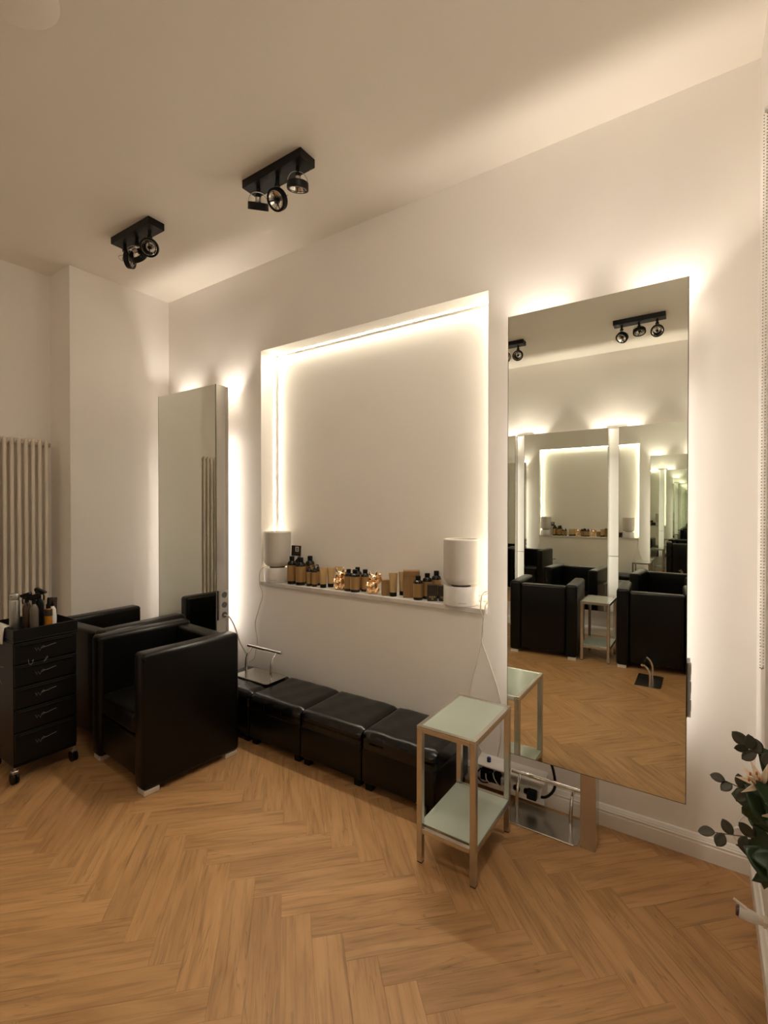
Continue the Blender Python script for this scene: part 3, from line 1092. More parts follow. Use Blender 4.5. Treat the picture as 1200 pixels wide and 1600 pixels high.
g = 'big dark bottles with gold labels'
lab_bottle('shampoo_bottle', 'big dark bottle with gold label touching the left speaker', 0.034, 0.205, (-2.545, 0.030), 0, g, 'disc')
lab_bottle('shampoo_bottle', 'big dark bottle with gold label, second in front from the left speaker', 0.037, 0.200, (-2.457, 0.030), 0, g)
lab_bottle('shampoo_bottle', 'big dark pump bottle with gold label, behind the two front ones', 0.033, 0.215, (-2.548, 0.110), R(20), g, 'pump')
lab_bottle('shampoo_bottle', 'big dark bottle with gold label, rear one nearest small spray bottles', 0.034, 0.205, (-2.445, 0.118), 0, g)
g = 'small dark spray bottles'
for x, y, l in ((-2.372, 0.030, 'small dark spray bottle, gold label, nearer the big bottles'),
                (-2.322, 0.032, 'small dark spray bottle, gold label, nearer the gold tubes'),
                (-2.338, 0.088, 'small dark spray bottle, gold label, behind the other two')):
    t = lab_bottle('spray_bottle', l, 0.0205, 0.150, (x, y), R(30), g, 'pump')


def tube_thing(label, loc, rz, h=0.14, w=0.026):
    t = thing('hair_cream_tube', label, 'tube', (*loc, Z), rz, 'gold cream tubes standing on caps')
    bm = B()
    tb = bmesh.new()
    n = 18
    rings = []
    for k in range(9):
        u = k / 8
        a = w * (0.86 + 0.20 * u)
        b = w * 0.78 * (1 - u) + 0.0016 * u
        rings.append([tb.verts.new((a * math.cos(2 * PI * i / n), b * math.sin(2 * PI * i / n), 0.026 + (h - 0.026) * u)) for i in range(n)])
    for A_, B_ in zip(rings, rings[1:]):
        for i in range(n):
            tb.faces.new((A_[i], A_[(i + 1) % n], B_[(i + 1) % n], B_[i]))
    tb.faces.new(rings[0][::-1])
    tb.faces.new(rings[-1])
    merge(bm, tb, None)
    obj('body', bm, M_GOLDLAB2, t, True)
    bm = B()
    lathe(bm, [(0, 0), (w * 0.84, 0), (w * 0.86, 0.003), (w * 0.86, 0.0258), (0, 0.0258)], 18)
    obj('cap', bm, M_FOOTBLK, t, True)
    bm = B()
    for k in range(3):
        yy = -w * 0.78 * (1 - (0.55 - 0.16 * k)) - 0.0035
        box(bm, (-w * 0.4, yy - 0.0004, 0.085 - 0.016 * k), (w * (0.2 - 0.1 * k), yy + 0.002, 0.0868 - 0.016 * k))
    obj('print', bm, M_LETTER, t)
    return t


tube_thing('gold cream tube on black cap, front one of three beside the first cat', (-2.238, 0.030), R(35))
tube_thing('gold cream tube on black cap, middle one of three beside the first cat', (-2.212, 0.082), R(35), 0.137)
tube_thing('gold cream tube on black cap, rearmost of three beside the first cat', (-2.178, 0.128), R(25), 0.142)
tube_thing('gold cream tube on black cap, in front between two kraft boxes', (-1.651, 0.034), R(32), 0.148)
tube_thing('gold cream tube on black cap, half hidden behind the large kraft box', (-1.622, 0.104), R(32), 0.15)


def make_cat(label):
    t = thing('lucky_cat', label, 'figurine', (0, 0, 0), 0, 'gold waving cat figurines')
    bm = B()
    ball(bm, (0, 0.004, 0.045), (0.037, 0.033, 0.047), 20)          # body
    ball(bm, (0, -0.004, 0.103), (0.0335, 0.029, 0.028), 20)        # head
    ball(bm, (0, -0.028, 0.096), (0.014, 0.010, 0.010), 12)         # muzzle
    for s in (-1, 1):
        ball(bm, (s * 0.020, -0.022, 0.013), (0.016, 0.022, 0.013), 12)   # feet
        ball(bm, (s * 0.030, -0.004, 0.024), (0.017, 0.026, 0.022), 12)   # thighs
        cyl(bm, (s * 0.020, -0.002, 0.118), (s * 0.025, -0.002, 0.153), 0.013, 0.0025, 12)  # ears
    tube(bm, [(-0.033, -0.006, 0.070), (-0.036, -0.024, 0.056), (-0.026, -0.036, 0.046)], 0.0115, 10)
    tube(bm, [(0.032, -0.004, 0.066), (0.044, -0.010, 0.082), (0.047, -0.014, 0.108), (0.045, -0.022, 0.124)], 0.0115, 10)
    ball(bm, (0.045, -0.024, 0.126), (0.013, 0.013, 0.013), 10)
    o = obj('body', bm, M_GOLD, t, 'all')
    md = o.modifiers.new('remesh', 'REMESH')
    md.mode = 'VOXEL'
    md.voxel_size = 0.0022
    md.use_smooth_shade = True
    ms = o.modifiers.new('smooth', 'SMOOTH')
    ms.iterations = 3
    bm = B()
    for s in (-1, 1):
        cyl(bm, (s * 0.0203, -0.0115, 0.124), (s * 0.0243, -0.0062, 0.145), 0.0068, 0.0012, 8)
        ball(bm, (s * 0.0045, -0.0300, 0.108), (0.0042, 0.0022, 0.0026), 8)
    ball(bm, (0, -0.0375, 0.100), (0.0028, 0.002, 0.002), 8)
    obj('ear_lining', bm, M_DARKBROWN, t, True)
    bm = B()
    tube(bm, [(0.029 * math.cos(a), -0.002 + 0.027 * math.sin(a), 0.077 - 0.004 * math.cos(a - PI * 1.5)) for a in [2 * PI * k / 14 for k in range(15)]], 0.0032, 8, 2)
    obj('collar', bm, M_GOLD, t, True)
    bm = B()
    ball(bm, (0.004, -0.0335, 0.055), (0.013, 0.006, 0.018), 14)
    obj('coin', bm, M_GOLD, t, True)
    return t


ct = make_cat('gold waving cat figurine beside the gold cream tubes')
ct.location = (-2.094, 0.042, Z)
ct.rotation_euler = (0, 0, R(32))
dup(ct, (-1.812, 0.040, Z), R(32), 'gold waving cat figurine beside the small kraft box')

g = 'squat dark bottles with gold labels'
lab_bottle('hair_oil_bottle', 'squat dark bottle with gold label next to the first cat', 0.029, 0.147, (-2.010, 0.030), 0, g)
lab_bottle('hair_oil_bottle', 'squat dark bottle with gold label, front centre between the cats', 0.033, 0.150, (-1.948, 0.022), 0, g)
lab_bottle('hair_oil_bottle', 'squat dark bottle with gold label next to the second cat', 0.030, 0.147, (-1.905, 0.078), 0, g)
lab_bottle('hair_oil_bottle', 'squat dark bottle with gold label, hidden behind the other three', 0.030, 0.155, (-1.985, 0.098), 0, g)


def carton(name, label, loc, rz, wx, dy, h, material, group=None, lid=True):
    t = thing(name, label, 'box', (*loc, Z), rz, group)
    bm = B()
    box(bm, (-wx / 2, -dy / 2, 0), (wx / 2, dy / 2, h), 0.0012, 1)
    obj('carton', bm, material, t)
    bm = B()
    if lid:
        box(bm, (-wx / 2 - 0.0008, -dy / 2 - 0.0008, h * 0.80), (wx / 2 + 0.0008, dy / 2 + 0.0008, h * 0.806))
        box(bm, (-wx * 0.06, -dy / 2 - 0.0008, 0.002), (-wx * 0.052, -dy / 2 - 0.0001, h * 0.8))
    else:
        rr = random.Random(3)
        for k in range(7):
            x0 = -wx * 0.32 + k * wx * 0.095
            box(bm, (x0, -dy / 2 - 0.0008, h * (0.20 + 0.02 * rr.random())), (x0 + wx * 0.05, -dy / 2 - 0.0001, h * (0.30 + 0.05 * rr.random())))
        box(bm, (-wx * 0.1, -dy / 2 - 0.0008, h * 0.10), (wx * 0.1, -dy / 2 - 0.0001, h * 0.17))
    obj('crease' if lid else 'print', bm, M_DARKBROWN if lid else M_LETTER, t)
    return t


carton('kraft_box', 'small square kraft box beside the second cat', (-1.704, 0.045), R(40), 0.072, 0.055, 0.101, M_KRAFT)
carton('kraft_box', 'large upright kraft box in the middle of the shelf products', (-1.540, 0.076), R(30), 0.104, 0.075, 0.168, M_KRAFT)
lab_bottle('serum_bottle', 'dark bottle with gold label right in front of the large kraft box', 0.030, 0.146, (-1.462, 0.024), R(20), 'dark serum bottles by the large box', 'disc')
lab_bottle('serum_bottle', 'dark bottle with gold label, second of receding row by large box', 0.030, 0.158, (-1.430, 0.083), R(20), 'dark serum bottles by the large box', 'disc')
lab_bottle('serum_bottle', 'dark bottle with gold label, last of receding row by large box', 0.030, 0.170, (-1.393, 0.134), R(20), 'dark serum bottles by the large box', 'disc')
carton('dark_box', 'small black box with gold print next to the serum bottles', (-1.376, 0.046), R(32), 0.060, 0.05, 0.096, M_DARKBROWN, 'black boxes with gold print', False)
carton('dark_box', 'small black box with gold print next to the right speaker', (-1.318, 0.078), R(32), 0.052, 0.05, 0.092, M_DARKBROWN, 'black boxes with gold print', False)
for x in (-1.376,):
    pass

# postcard leaning on the niche wall
pc = thing('postcard', 'dark and white postcard leaning behind the left speaker', 'card', (-2.628, 0.150, Z), 0)
pc.rotation_euler = (R(-3), 0, 0)
bm = B()
box(bm, (-0.05, -0.0015, 0), (0.05, 0.0, 0.272))
obj('card', bm, M_WHITEP, pc)
bm = B()
box(bm, (-0.05, -0.0026, 0.192), (0.05, -0.0016, 0.272))
pn = obj('dark_panel', bm, M_DARKBROWN, pc)
bm = B()
for a, b in (((-0.008, 0.226), (-0.001, 0.262)), ((0.019, 0.226), (0.026, 0.262)), ((-0.001, 0.256), (0.019, 0.262)), ((-0.001, 0.226), (0.019, 0.232)), ((0.005, 0.241), (0.014, 0.247))):
    box(bm, (a[0], -0.0032, a[1]), (b[0], -0.0027, b[1]))
obj('square_emblem', bm, M_WHITEP, pn)
bm = B()
box(bm, (-0.036, -0.0026, 0.15), (0.03, -0.0016, 0.153))
box(bm, (-0.036, -0.0026, 0.135), (0.012, -0.0016, 0.1375))
obj('print', bm, M_GREYP, pc)

# ------------------------------------------------------------------ drawer trolley and what stands on it
TX0, TX1, TY0, TY1, TT = -3.55, -3.165, -1.49, -1.165, 0.868
tx = thing('drawer_trolley', 'black salon trolley with five drawers and scrawled grey marks', 'trolley', (-3.36, -1.3275, 0))
ox, oy = 3.36, 1.3275


def L3(x, y, z):
    return (x + ox, y + oy, z)


bm = B()
box(bm, L3(TX0, TY0 + 0.003, 0.095), L3(TX1 - 0.016, TY1 - 0.003, TT - 0.075), 0.005, 2)
obj('body', bm, M_FOOTBLK, tx)
bm = B()
box(bm, L3(TX0, TY0, TT - 0.074), L3(TX1, TY1, TT - 0.062), 0.003, 1)
box(bm, L3(TX0, TY0, TT - 0.062), L3(TX0 + 0.008, TY1, TT), 0.002, 1)
box(bm, L3(TX1 - 0.008, TY0, TT - 0.062), L3(TX1, TY1, TT), 0.002, 1)
box(bm, L3(TX0 + 0.008, TY0, TT - 0.062), L3(TX1 - 0.008, TY0 + 0.008, TT), 0.002, 1)
box(bm, L3(TX0 + 0.008, TY1 - 0.008, TT - 0.062), L3(TX1 - 0.008, TY1, TT), 0.002, 1)
obj('tray', bm, M_BLKMETAL, tx)


def scrawl(bm, T, s=1.0):
    """W with a small P loop and a long flourish"""
    w_ = [(-0.052, 0.006), (-0.045, -0.012), (-0.038, 0.004), (-0.029, -0.015), (-0.020, 0.004), (-0.012, 0.010), (-0.006, 0.007), (-0.012, 0.000), (-0.018, -0.001)]
    tube(bm, [(0, x * s, z * s) for x, z in w_], 0.0012, 5, 3, T=T, smooth=False)
    tube(bm, [(0, x * s, z * s) for x, z in ((-0.008, 0.003), (0.010, 0.004), (0.028, 0.008), (0.054, 0.012))], 0.0013, 5, 4, T=T)


zz = [0.795, 0.670, 0.545, 0.420, 0.290, 0.115]
for k in range(5):
    z1, z0 = zz[k] - 0.004, zz[k + 1] + 0.004
    bm = B()
    box(bm, L3(TX1 - 0.0155, TY0 + 0.006, z0), L3(TX1 - 0.003, TY1 - 0.006, z1), 0.004, 2)
    dr = obj('drawer', bm, M_BLKMETAL, tx)
    bm = B()
    scrawl(bm, Matrix.Translation(L3(TX1 - 0.002, -1.335, (0.742, 0.606, 0.485, 0.357, 0.216)[k])))
    obj('scrawled_mark', bm, M_LOGO, dr)
    bm = B()
    box(bm, L3(TX1 - 0.0028, TY0 + 0.03, z1 - 0.020), L3(TX1 + 0.002, TY1 - 0.03, z1 - 0.012), 0.001, 1)
    obj('pull_lip', bm, M_FOOTBLK, dr)
bm = B()
for p in ([(-0.02, 0.018), (-0.018, -0.004), (-0.008, -0.012), (0.0, -0.002), (0.004, 0.012), (-0.004, 0.004)],
          [(0.056, -0.012), (0.064, 0.002), (0.074, 0.016)], [(0.060, -0.010), (0.070, 0.0), (0.077, 0.012)]):
    tube(bm, [L3(TX1 - 0.0022, -1.40 + a, 0.672 + b) for a, b in p], 0.0014, 5, 4)
obj('scribble', bm, M_LOGO, tx)
bm = B()
T = Matrix.Translation(L3(-3.40, TY0 + 0.001, 0.62)) @ Matrix.Rotation(-PI / 2, 4, 'Z')
scrawl(bm, T, 1.6)
for p in ([(-0.06, -0.07), (0.0, -0.06), (0.06, -0.085)],):
    tube(bm, [(0, a, b) for a, b in p], 0.0014, 5, 4, T=T)
obj('side_mark', bm, M_LOGO, tx)
for cx, cy in ((TX1 - 0.03, TY0 + 0.012), (TX1 - 0.03, TY1 - 0.012), (TX0 + 0.03, TY0 + 0.03), (TX0 + 0.03, TY1 - 0.03)):
    bm = B()
    cyl(bm, L3(cx, cy, 0.075), L3(cx, cy, 0.0955), 0.008, n=10)
    box(bm, L3(cx - 0.02, cy - 0.016, 0.058), L3(cx + 0.012, cy + 0.016, 0.076), 0.003, 1)
    cs = obj('caster', bm, M_STEELD, tx)
    bm = B()
    for s in (-1, 1):
        cyl(bm, L3(cx - 0.008, cy + s * 0.004, 0.031), L3(cx - 0.008, cy + s * 0.015, 0.031), 0.031, n=20)
    obj('wheel', bm, M_FOOTBLK, cs, True)

ZT = TT - 0.0615
t = thing('aerosol_can', 'silver aerosol can at the near end of the trolley tray', 'spray can', (-3.285, -1.4445, ZT))
bm = B(); lathe(bm, [(0, 0), (0.024, 0), (0.0255, 0.003), (0.0255, 0.205), (0.022, 0.214), (0, 0.214)], 24); obj('can_body', bm, M_SILVER, t, True)
bm = B(); lathe(bm, [(0.0, 0.2145), (0.024, 0.2145), (0.025, 0.218), (0.025, 0.246), (0.023, 0.249), (0, 0.249)], 24); obj('cap', bm, M_SILVER, t, True)
bm = B(); cyl(bm, (0.014, -0.019, 0.236), (0.015, -0.0215, 0.236), 0.003, n=8); obj('nozzle', bm, M_FOOTBLK, t)


def trigger_bottle(label, x, y, r, hb, rz, body_m, group):
    t = thing('trigger_bottle', label, 'bottle', (x, y, ZT), rz, group)
    bm = B()
    lathe(bm, [(0, 0), (r * 0.95, 0), (r, 0.004), (r, hb * 0.8), (r * 0.85, hb * 0.9), (r * 0.4, hb), (0, hb)], 24)
    obj('body', bm, body_m, t, True)
    bm = B()
    cyl(bm, (0, 0, hb), (0, 0, hb + 0.022), r * 0.45, n=14)
    prism(bm, [(-0.048, hb + 0.034), (-0.044, hb + 0.042), (0.022, hb + 0.062), (0.03, hb + 0.052), (0.018, hb + 0.026), (-0.008, hb + 0.021)], (1, 0, 0), (0, 0, 1), (0, 0.018, 0), (0, -0.009, 0))
    obj('spray_head', bm, M_FOOTBLK, t)
    bm = B()
    tube(bm, [(-0.024, 0, hb + 0.032), (-0.033, 0, hb + 0.012), (-0.030, 0, hb - 0.010)], 0.0035, 6)
    obj('trigger', bm, M_FOOTBLK, t, True)
    return t


M_CLEARBR = mat('brown_plastic', (0.06, 0.032, 0.018), 0.2, spec=0.6)
M_GREYB = mat('grey_plastic', (0.11, 0.09, 0.07), 0.25, spec=0.6)
trigger_bottle('brown trigger spray bottle second along the trolley tray', -3.275, -1.388, 0.022, 0.190, R(20), M_CLEARBR, 'trigger spray bottles on the trolley')
trigger_bottle('grey trigger spray bottle third along the trolley tray', -3.222, -1.372, 0.022, 0.185, R(60), M_GREYB, 'trigger spray bottles on the trolley')
trigger_bottle('black trigger spray bottle beside the amber oil bottle', -3.272, -1.326, 0.022, 0.205, R(200), M_FOOTBLK, 'trigger spray bottles on the trolley')
t = thing('oil_bottle', 'amber oil bottle with tall black dropper on the trolley', 'bottle', (-3.215, -1.302, ZT))
bm = B(); lathe(bm, [(0, 0), (0.019, 0), (0.020, 0.003), (0.020, 0.125), (0.017, 0.14), (0.009, 0.15), (0, 0.15)], 22); obj('body', bm, M_AMBER, t, True)
bm = B(); lathe(bm, [(0.0202, 0.105), (0.0208, 0.105), (0.0208, 0.142), (0.0202, 0.142)], 22); obj('paper_label', bm, M_DARKBROWN, t, True)
bm = B(); lathe(bm, [(0, 0.15), (0.012, 0.15), (0.012, 0.172), (0.007, 0.176), (0.0065, 0.20), (0.004, 0.212), (0, 0.213)], 16)
tt = obj('dropper', bm, M_FOOTBLK, t, True)
t = thing('white_squeeze_bottle', 'curved white squeeze bottle at the far end of trolley tray', 'bottle', (-3.262, -1.262, ZT))
bm = B(); lathe(bm, [(0, 0), (0.019, 0), (0.020, 0.004), (0.021, 0.08), (0.017, 0.13), (0.008, 0.15), (0, 0.15)], 22); obj('body', bm, M_WHITEP, t, True)
bm = B(); lathe(bm, [(0, 0.1505), (0.010, 0.1505), (0.010, 0.168), (0.004, 0.172), (0.003, 0.185), (0, 0.186)], 14); obj('nozzle', bm, M_FOOTBLK, t, True)
t = thing('comb_box', 'small dark box behind the white squeeze bottle on trolley', 'box', (-3.33, -1.235, ZT), R(20))
bm = B(); box(bm, (-0.02, -0.015, 0), (0.02, 0.015, 0.165), 0.002, 1); obj('body', bm, M_CLEARBR, t)
bm = B(); box(bm, (-0.021, -0.016, 0.1652), (0.021, 0.016, 0.19), 0.002, 1); obj('cap', bm, M_DARKBROWN, t)
# towel over the near rim
bm = B()
prof = [(-0.0435, 0.035), (-0.030, 0.071), (-0.004, 0.0725), (0.0035, 0.067), (0.007, 0.045), (0.012, 0.01), (0.015, -0.025)]
t_ = bmesh.new()
rows = []
for i in range(13):
    u = i / 12
    row = []
    for k, (a, b) in enumerate(prof):
        wv = 0.003 * math.sin(u * 14 + k) * (k / len(prof))
        row.append(t_.verts.new((u * 0.20, -a - 0 + wv - 0.0, b)))
    rows.append(row)
for Ar, Br in zip(rows, rows[1:]):
    for k in range(len(prof) - 1):
        t_.faces.new((Ar[k], Br[k], Br[k + 1], Ar[k + 1]))
merge(bm, t_, None)
o = obj('towel', bm, M_PANEL, None, 'all', (-3.49, TY0 - 0.002, ZT - 0.005))
md = o.modifiers.new('thick', 'SOLIDIFY'); md.thickness = 0.006; md.offset = 1
tag(o, 'white towel hung over the near rim of the trolley tray', 'towel')

# ------------------------------------------------------------------ right wall: radiator valve, cords
t = thing('radiator_valve', 'white radiator thermostat knob with dark end, low on right wall', 'valve', (0.187, -0.75, 0.333))
bm = B(); cyl(bm, (-0.001, 0, -0.002), (-0.05, 0, -0.002), 0.012, n=14); cyl(bm, (-0.028, 0, -0.002), (-0.036, 0, -0.002), 0.018, n=6); obj('pipe', bm, M_RAD, t, True)
bm = B(); lathe(bm, [(0, 0), (0.013, 0), (0.015, 0.004), (0.017, 0.02), (0.017, 0.044), (0, 0.044)], 20, Matrix.Translation((-0.05, 0, -0.002)) @ Matrix.Rotation(R(-84), 4, 'Y')); obj('knob', bm, M_WHITEP, t, True)
bm = B(); lathe(bm, [(0, 0), (0.0155, 0), (0.014, 0.006), (0, 0.007)], 20, Matrix.Translation((-0.0945, 0, 0.003)) @ Matrix.Rotation(R(-84), 4, 'Y')); obj('dark_end', bm, M_CLEARBR, t, True)
bm = B(); cyl(bm, (-0.075, 0, 0.017), (-0.106, 0, 0.034), 0.005, 0.004, 10); obj('stem', bm, M_RAD, t, True)

t = thing('roller_blind', 'rolled-up white window blind with a beaded chain at right edge', 'blind', (0.169, -0.41, 0.99))
bm = B()
box(bm, (0.024, -1.50, 1.885), (0.105, -0.02, 1.9595), 0.008, 2)
cas = obj('cassette', bm, M_WHITEP, t)
bm = B()
cyl(bm, (-0.004, -0.025, 1.925), (0.0238, -0.025, 1.925), 0.010, n=14)
obj('chain_wheel', bm, M_WHITEP, t, True)
bm = B()
for k in range(174):
    ball(bm, (0.004, -0.020, 0.012 + k * 0.011), 0.0019, 6)
    ball(bm, (-0.004, -0.014, 0.012 + k * 0.011), 0.0019, 6)
for k in range(3):
    ball(bm, (-0.004 + 0.004 * k / 1.0, -0.017, 0.004 - 0.003 * (k == 1)), 0.0026, 6)
o = obj('chain', bm, mat('bead_grey', (0.30, 0.27, 0.23), 0.5), t, True)
o['kind'] = 'stuff'

t = thing('pull_cord', 'white cord with an oval end loop on wall by the bouquet', 'cord', (0.127, -0.022, 0.165))
bm = B(); tube(bm, [(0.0, 0.006, 0.03), (0.008, 0.010, 0.06), (0.026, 0.012, 0.09), (0.036, 0.014, 0.16), (0.045, 0.016, 0.26)], 0.003, 6); obj('cord', bm, M_CORD, t, True)
bm = B()
tube(bm, [(0.015 * math.cos(a), 0, 0.026 * math.sin(a)) for a in [2 * PI * k / 16 for k in range(17)]], 0.0055, 8, 2)
obj('end_loop', bm, M_WHITEP, t, True)

# ------------------------------------------------------------------ bouquet on the window sill
VX, VY, VZ = 0.315, -0.93, 0.4502
t = thing('flower_vase', 'pale vase on the window sill holding the bouquet', 'vase', (VX, VY, VZ))
bm = B(); lathe(bm, [(0, 0), (0.055, 0), (0.065, 0.01), (0.07, 0.08), (0.05, 0.15), (0.045, 0.17), (0.041, 0.17), (0.046, 0.15), (0.064, 0.08), (0.058, 0.014), (0, 0.012)], 32); obj('body', bm, M_VASE, t, True)
bm = B(); lathe(bm, [(0.041, 0.1702), (0.045, 0.1702), (0.047, 0.176), (0.043, 0.178)], 32); obj('rim', bm, M_VASE, t, True)

bq = thing('flower_bouquet', 'bouquet of lilies, eucalyptus and dark leaves at right window', 'bouquet', (VX, VY, VZ))


def leaf_bm(L, W, bend=0.15, fold=0.25, n=7, shape='oval'):
    t_ = bmesh.new()
    rows = []
    for i in range(n + 1):
        u = i / n
        if shape == 'oval':
            wd = W * math.sin(PI * min(1, u * 0.96 + 0.04)) ** 0.7
        else:
            wd = W * (math.sin(PI * u ** 0.75)) ** 1.1
        z = -bend * L * u * u
        rows.append([t_.verts.new((L * u, s * wd, z + fold * wd * abs(s))) for s in (-1, -0.5, 0, 0.5, 1)])
    for a, b in zip(rows, rows[1:]):
        for k in range(4):
            t_.faces.new((a[k], b[k], b[k + 1], a[k + 1]))
    bmesh.ops.remove_doubles(t_, verts=t_.verts, dist=1e-5)
    r_ = bmesh.ops.solidify(t_, geom=t_.faces[:], thickness=0.0012)
    return t_


def mesh_of(name, bm, material):
    for f in bm.faces:
        f.smooth = True
    me = bpy.data.meshes.new(name)
    bm.to_mesh(me)
    bm.free()
    me.materials.append(material)
    return me


ME_EUC = mesh_of('eucalyptus_leaf', leaf_bm(0.042, 0.0155, 0.1, 0.2), M_EUCA)
ME_LEAF = mesh_of('broad_leaf', leaf_bm(0.105, 0.024, 0.25, 0.3, 9, 'lance'), M_LEAF)
ME_BROAD = mesh_of('broad_leaf', leaf_bm(0.085, 0.030, 0.2, 0.25), M_LEAF)
ME_PETAL = mesh_of('petal', leaf_bm(0.085, 0.012, 0.55, 0.4, 9, 'lance'), M_PETAL)
base = Vector((VX, VY, VZ))


def put(me, name, pos, direction, roll=0.0, scale=1.0):
    d = Vector(direction).normalized()
    zz_ = campos - Vector(pos)
    zz_ = zz_ - d * zz_.dot(d)
    if zz_.length < 0.1:
        zz_ = d.orthogonal()
    zz_.normalize()
    yy_ = zz_.cross(d)
    M = Matrix.Translation(Vector(pos) - base) @ Matrix((d, yy_, zz_)).transposed().to_4x4() @ Matrix.Rotation(roll, 4, 'X') @ Matrix.Scale(scale, 4)
    o = bpy.data.objects.new(name, me)
    C.objects.link(o)
    o.parent = bq
    o.matrix_local = M
    return o


def branch(pts, r=0.0022):
    bm = B()
    tube(bm, [Vector(p) - base for p in pts], lambda u: r * (1.15 - 0.6 * u), 6, 5)
    obj('stem', bm, M_STEM, bq, True)


rnd = random.Random(11)
neck = (VX, VY, VZ + 0.13)
tow = (campos - Vector((0.1, -0.9, 0.75))).normalized()


def euca(pts, nl, first=0.45):
    branch([neck, (VX - 0.02, VY, VZ + 0.2)] + pts)
    P = smooth_path([(VX - 0.02, VY, VZ + 0.2)] + pts, 10)
    for k in range(nl):
        u = first + (1 - first) * k / (nl - 1)
        i = min(int(u * (len(P) - 1)), len(P) - 2)
        d = (P[i + 1] - P[i]).normalized()
        side = d.cross(tow).normalized() * (1 if k % 2 else -1)
        dirn = (side * rnd.uniform(0.7, 1.1) + d * rnd.uniform(0.3, 0.9) + tow * rnd.uniform(-0.25, 0.25))
        if k == nl - 1:
            dirn = d
        put(ME_EUC, 'eucalyptus_leaf', P[i], dirn, rnd.uniform(-0.7, 0.7) + (PI / 2 if False else 0), rnd.uniform(0.8, 1.05))


euca([(0.19, -0.90, 0.88), (0.125, -0.90, 0.885), (0.098, -0.90, 0.905)], 6, 0.55)
euca([(0.20, -0.90, 0.79), (0.12, -0.90, 0.775), (0.045, -0.90, 0.79)], 8, 0.4)
euca([(0.22, -0.91, 0.70), (0.12, -0.90, 0.655), (0.02, -0.90, 0.632)], 8, 0.45)
cl = [
    ((0.150, -0.90, 0.76), (-1, 0.1, -0.05), 0.2, ME_BROAD, 1.0),
    ((0.150, -0.90, 0.745), (-0.8, 0.1, -0.6), -0.3, ME_BROAD, 0.9),
    ((0.160, -0.90, 0.81), (-0.3, 0.1, 0.9), 0.5, ME_LEAF, 0.75),
    ((0.150, -0.90, 0.71), (-0.4, 0.1, -0.9), 0.3, ME_LEAF, 0.9),
    ((0.150, -0.91, 0.68), (-0.3, 0.0, -0.4), 0.4, ME_BROAD, 0.8),
    ((0.150, -0.90, 0.635), (-1, 0.1, -0.25), 0.2, ME_LEAF, 0.75),
    ((0.155, -0.90, 0.60), (-1, 0.1, 0.12), -0.3, ME_LEAF, 0.75),
    ((0.150, -0.91, 0.61), (-0.25, 0.0, -1), 0.4, ME_LEAF, 0.9),
    ((0.165, -0.92, 0.66), (-0.2, -0.1, -0.9), 0.2, ME_BROAD, 1.1),
    ((0.165, -0.92, 0.72), (-0.5, -0.1, 0.6), 0.2, ME_BROAD, 1.1),
    ((0.165, -0.92, 0.78), (-0.4, -0.1, -0.5), 0.1, ME_BROAD, 1.1),
    ((0.170, -0.88, 0.86), (-0.6, 0.0, 0.5), 0.3, ME_LEAF, 0.6),
    ((0.180, -0.88, 0.89), (-0.5, 0.0, -0.6), 0.5, ME_LEAF, 0.8),
    ((0.190, -0.92, 0.78), (-0.9, -0.1, 0.3), 0.5, ME_LEAF, 0.9),
    ((0.180, -0.93, 0.58), (-0.7, -0.1, 0.6), 0.3, ME_BROAD, 1.2),
    ((0.175, -0.93, 0.60), (-0.8, 0, -0.5), 0.3, ME_LEAF, 0.8),
    ((0.175, -0.90, 0.68), (-0.7, 0.4, 0.2), 0.3, ME_BROAD, 1.0),
    ((0.185, -0.94, 0.63), (-0.8, -0.2, 0.1), 0.3, ME_BROAD, 0.9),
    ((0.23, -0.98, 0.74), (-0.3, -0.8, 0.3), 0.3, ME_BROAD, 1.1),
    ((0.27, -0.90, 0.82), (0.2, 0.5, 0.8), 0.3, ME_LEAF, 1.2),
    ((0.30, -0.95, 0.84), (0.6, -0.3, 0.6), 0.3, ME_LEAF, 1.2),
    ((0.33, -0.88, 0.78), (0.4, 0.8, 0.3), 0.3, ME_BROAD, 1.2),
]
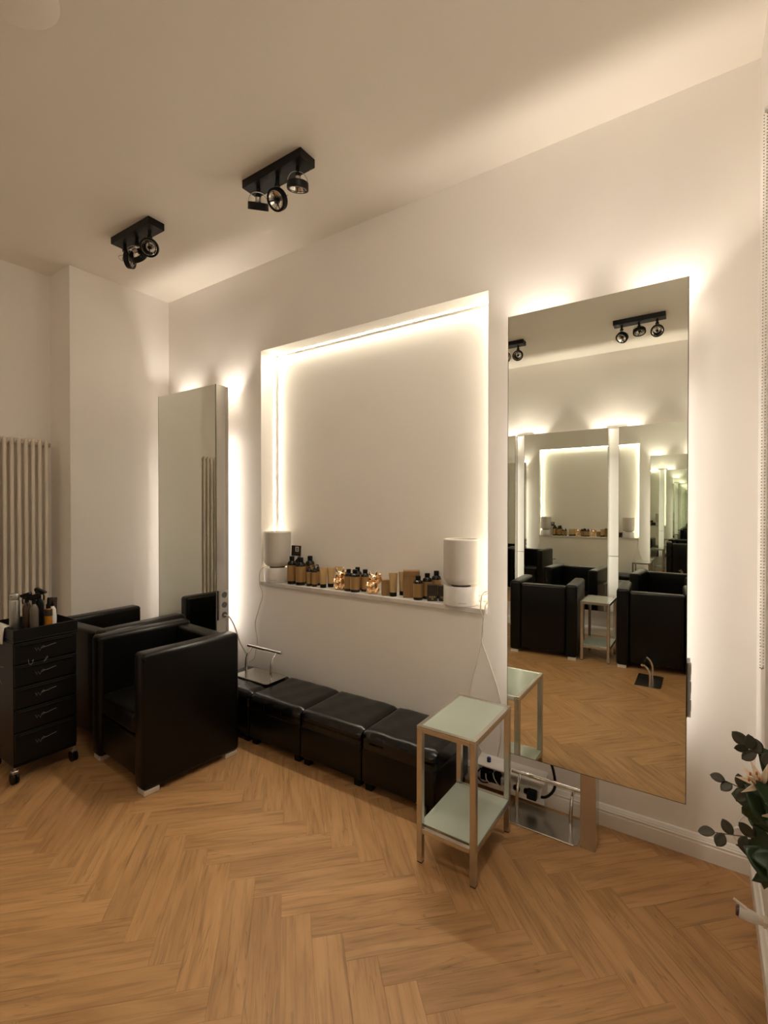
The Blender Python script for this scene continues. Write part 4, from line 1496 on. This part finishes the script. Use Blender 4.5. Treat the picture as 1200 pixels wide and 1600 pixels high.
for _ in range(26):
    a_, e_ = rnd.uniform(0, 2 * PI), rnd.uniform(-0.5, 1.1)
    dd = Vector((math.cos(a_) * math.cos(e_), math.sin(a_) * math.cos(e_), math.sin(e_)))
    cl.append((Vector((0.265, -0.93, 0.70)) + dd * rnd.uniform(0.05, 0.11), dd + Vector((0, 0, 0.2)), rnd.uniform(-0.6, 0.6), rnd.choice((ME_LEAF, ME_BROAD)), rnd.uniform(0.8, 1.1)))
for pos, d, rl, me, sc in cl:
    put(me, 'broad_leaf', pos, d, rl, sc)
for k, e in enumerate([(0.16, -0.90, 0.76), (0.16, -0.90, 0.80), (0.17, -0.90, 0.64), (0.19, -0.88, 0.87), (0.18, -0.92, 0.69)]):
    branch([neck, (VX - 0.04, VY, VZ + 0.2), ((VX + e[0]) / 2 - 0.03, (VY + e[1]) / 2, (VZ + 0.22 + e[2]) / 2), e], 0.003)


def lily(pos, d, sc=1.0):
    d = Vector(d).normalized()
    a = d.orthogonal().normalized()
    b = d.cross(a)
    for k in range(6):
        th = 2 * PI * k / 6 + 0.3
        rd = (math.cos(th) * a + math.sin(th) * b)
        put(ME_PETAL, 'petal', Vector(pos), d * 0.8 + rd * (0.75 if k % 2 else 0.5), 0, sc)
    bm = B()
    p0 = Vector(pos) - base
    for k in range(5):
        th = 2 * PI * k / 5
        e = p0 + d * 0.05 * sc + (math.cos(th) * a + math.sin(th) * b) * 0.014
        tube(bm, [p0, (p0 + e) / 2 + d * 0.006, e], 0.0009, 5, 3)
        ball(bm, e, (0.003, 0.003, 0.005), 6)
    obj('stamen', bm, M_ORANGE, bq, True)


lily((0.132, -0.93, 0.818), (-0.55, -0.45, 0.55), 0.62)
lily((0.175, -0.92, 0.745), (-0.1, -0.8, 0.1), 0.55)
lily((0.22, -0.93, 0.62), (-0.3, -0.9, 0.1), 0.7)
lily((0.27, -0.92, 0.86), (0.0, -0.5, 0.9), 0.9)
lily((0.17, -0.91, 0.66), (-0.4, -0.7, 0.3), 0.4)
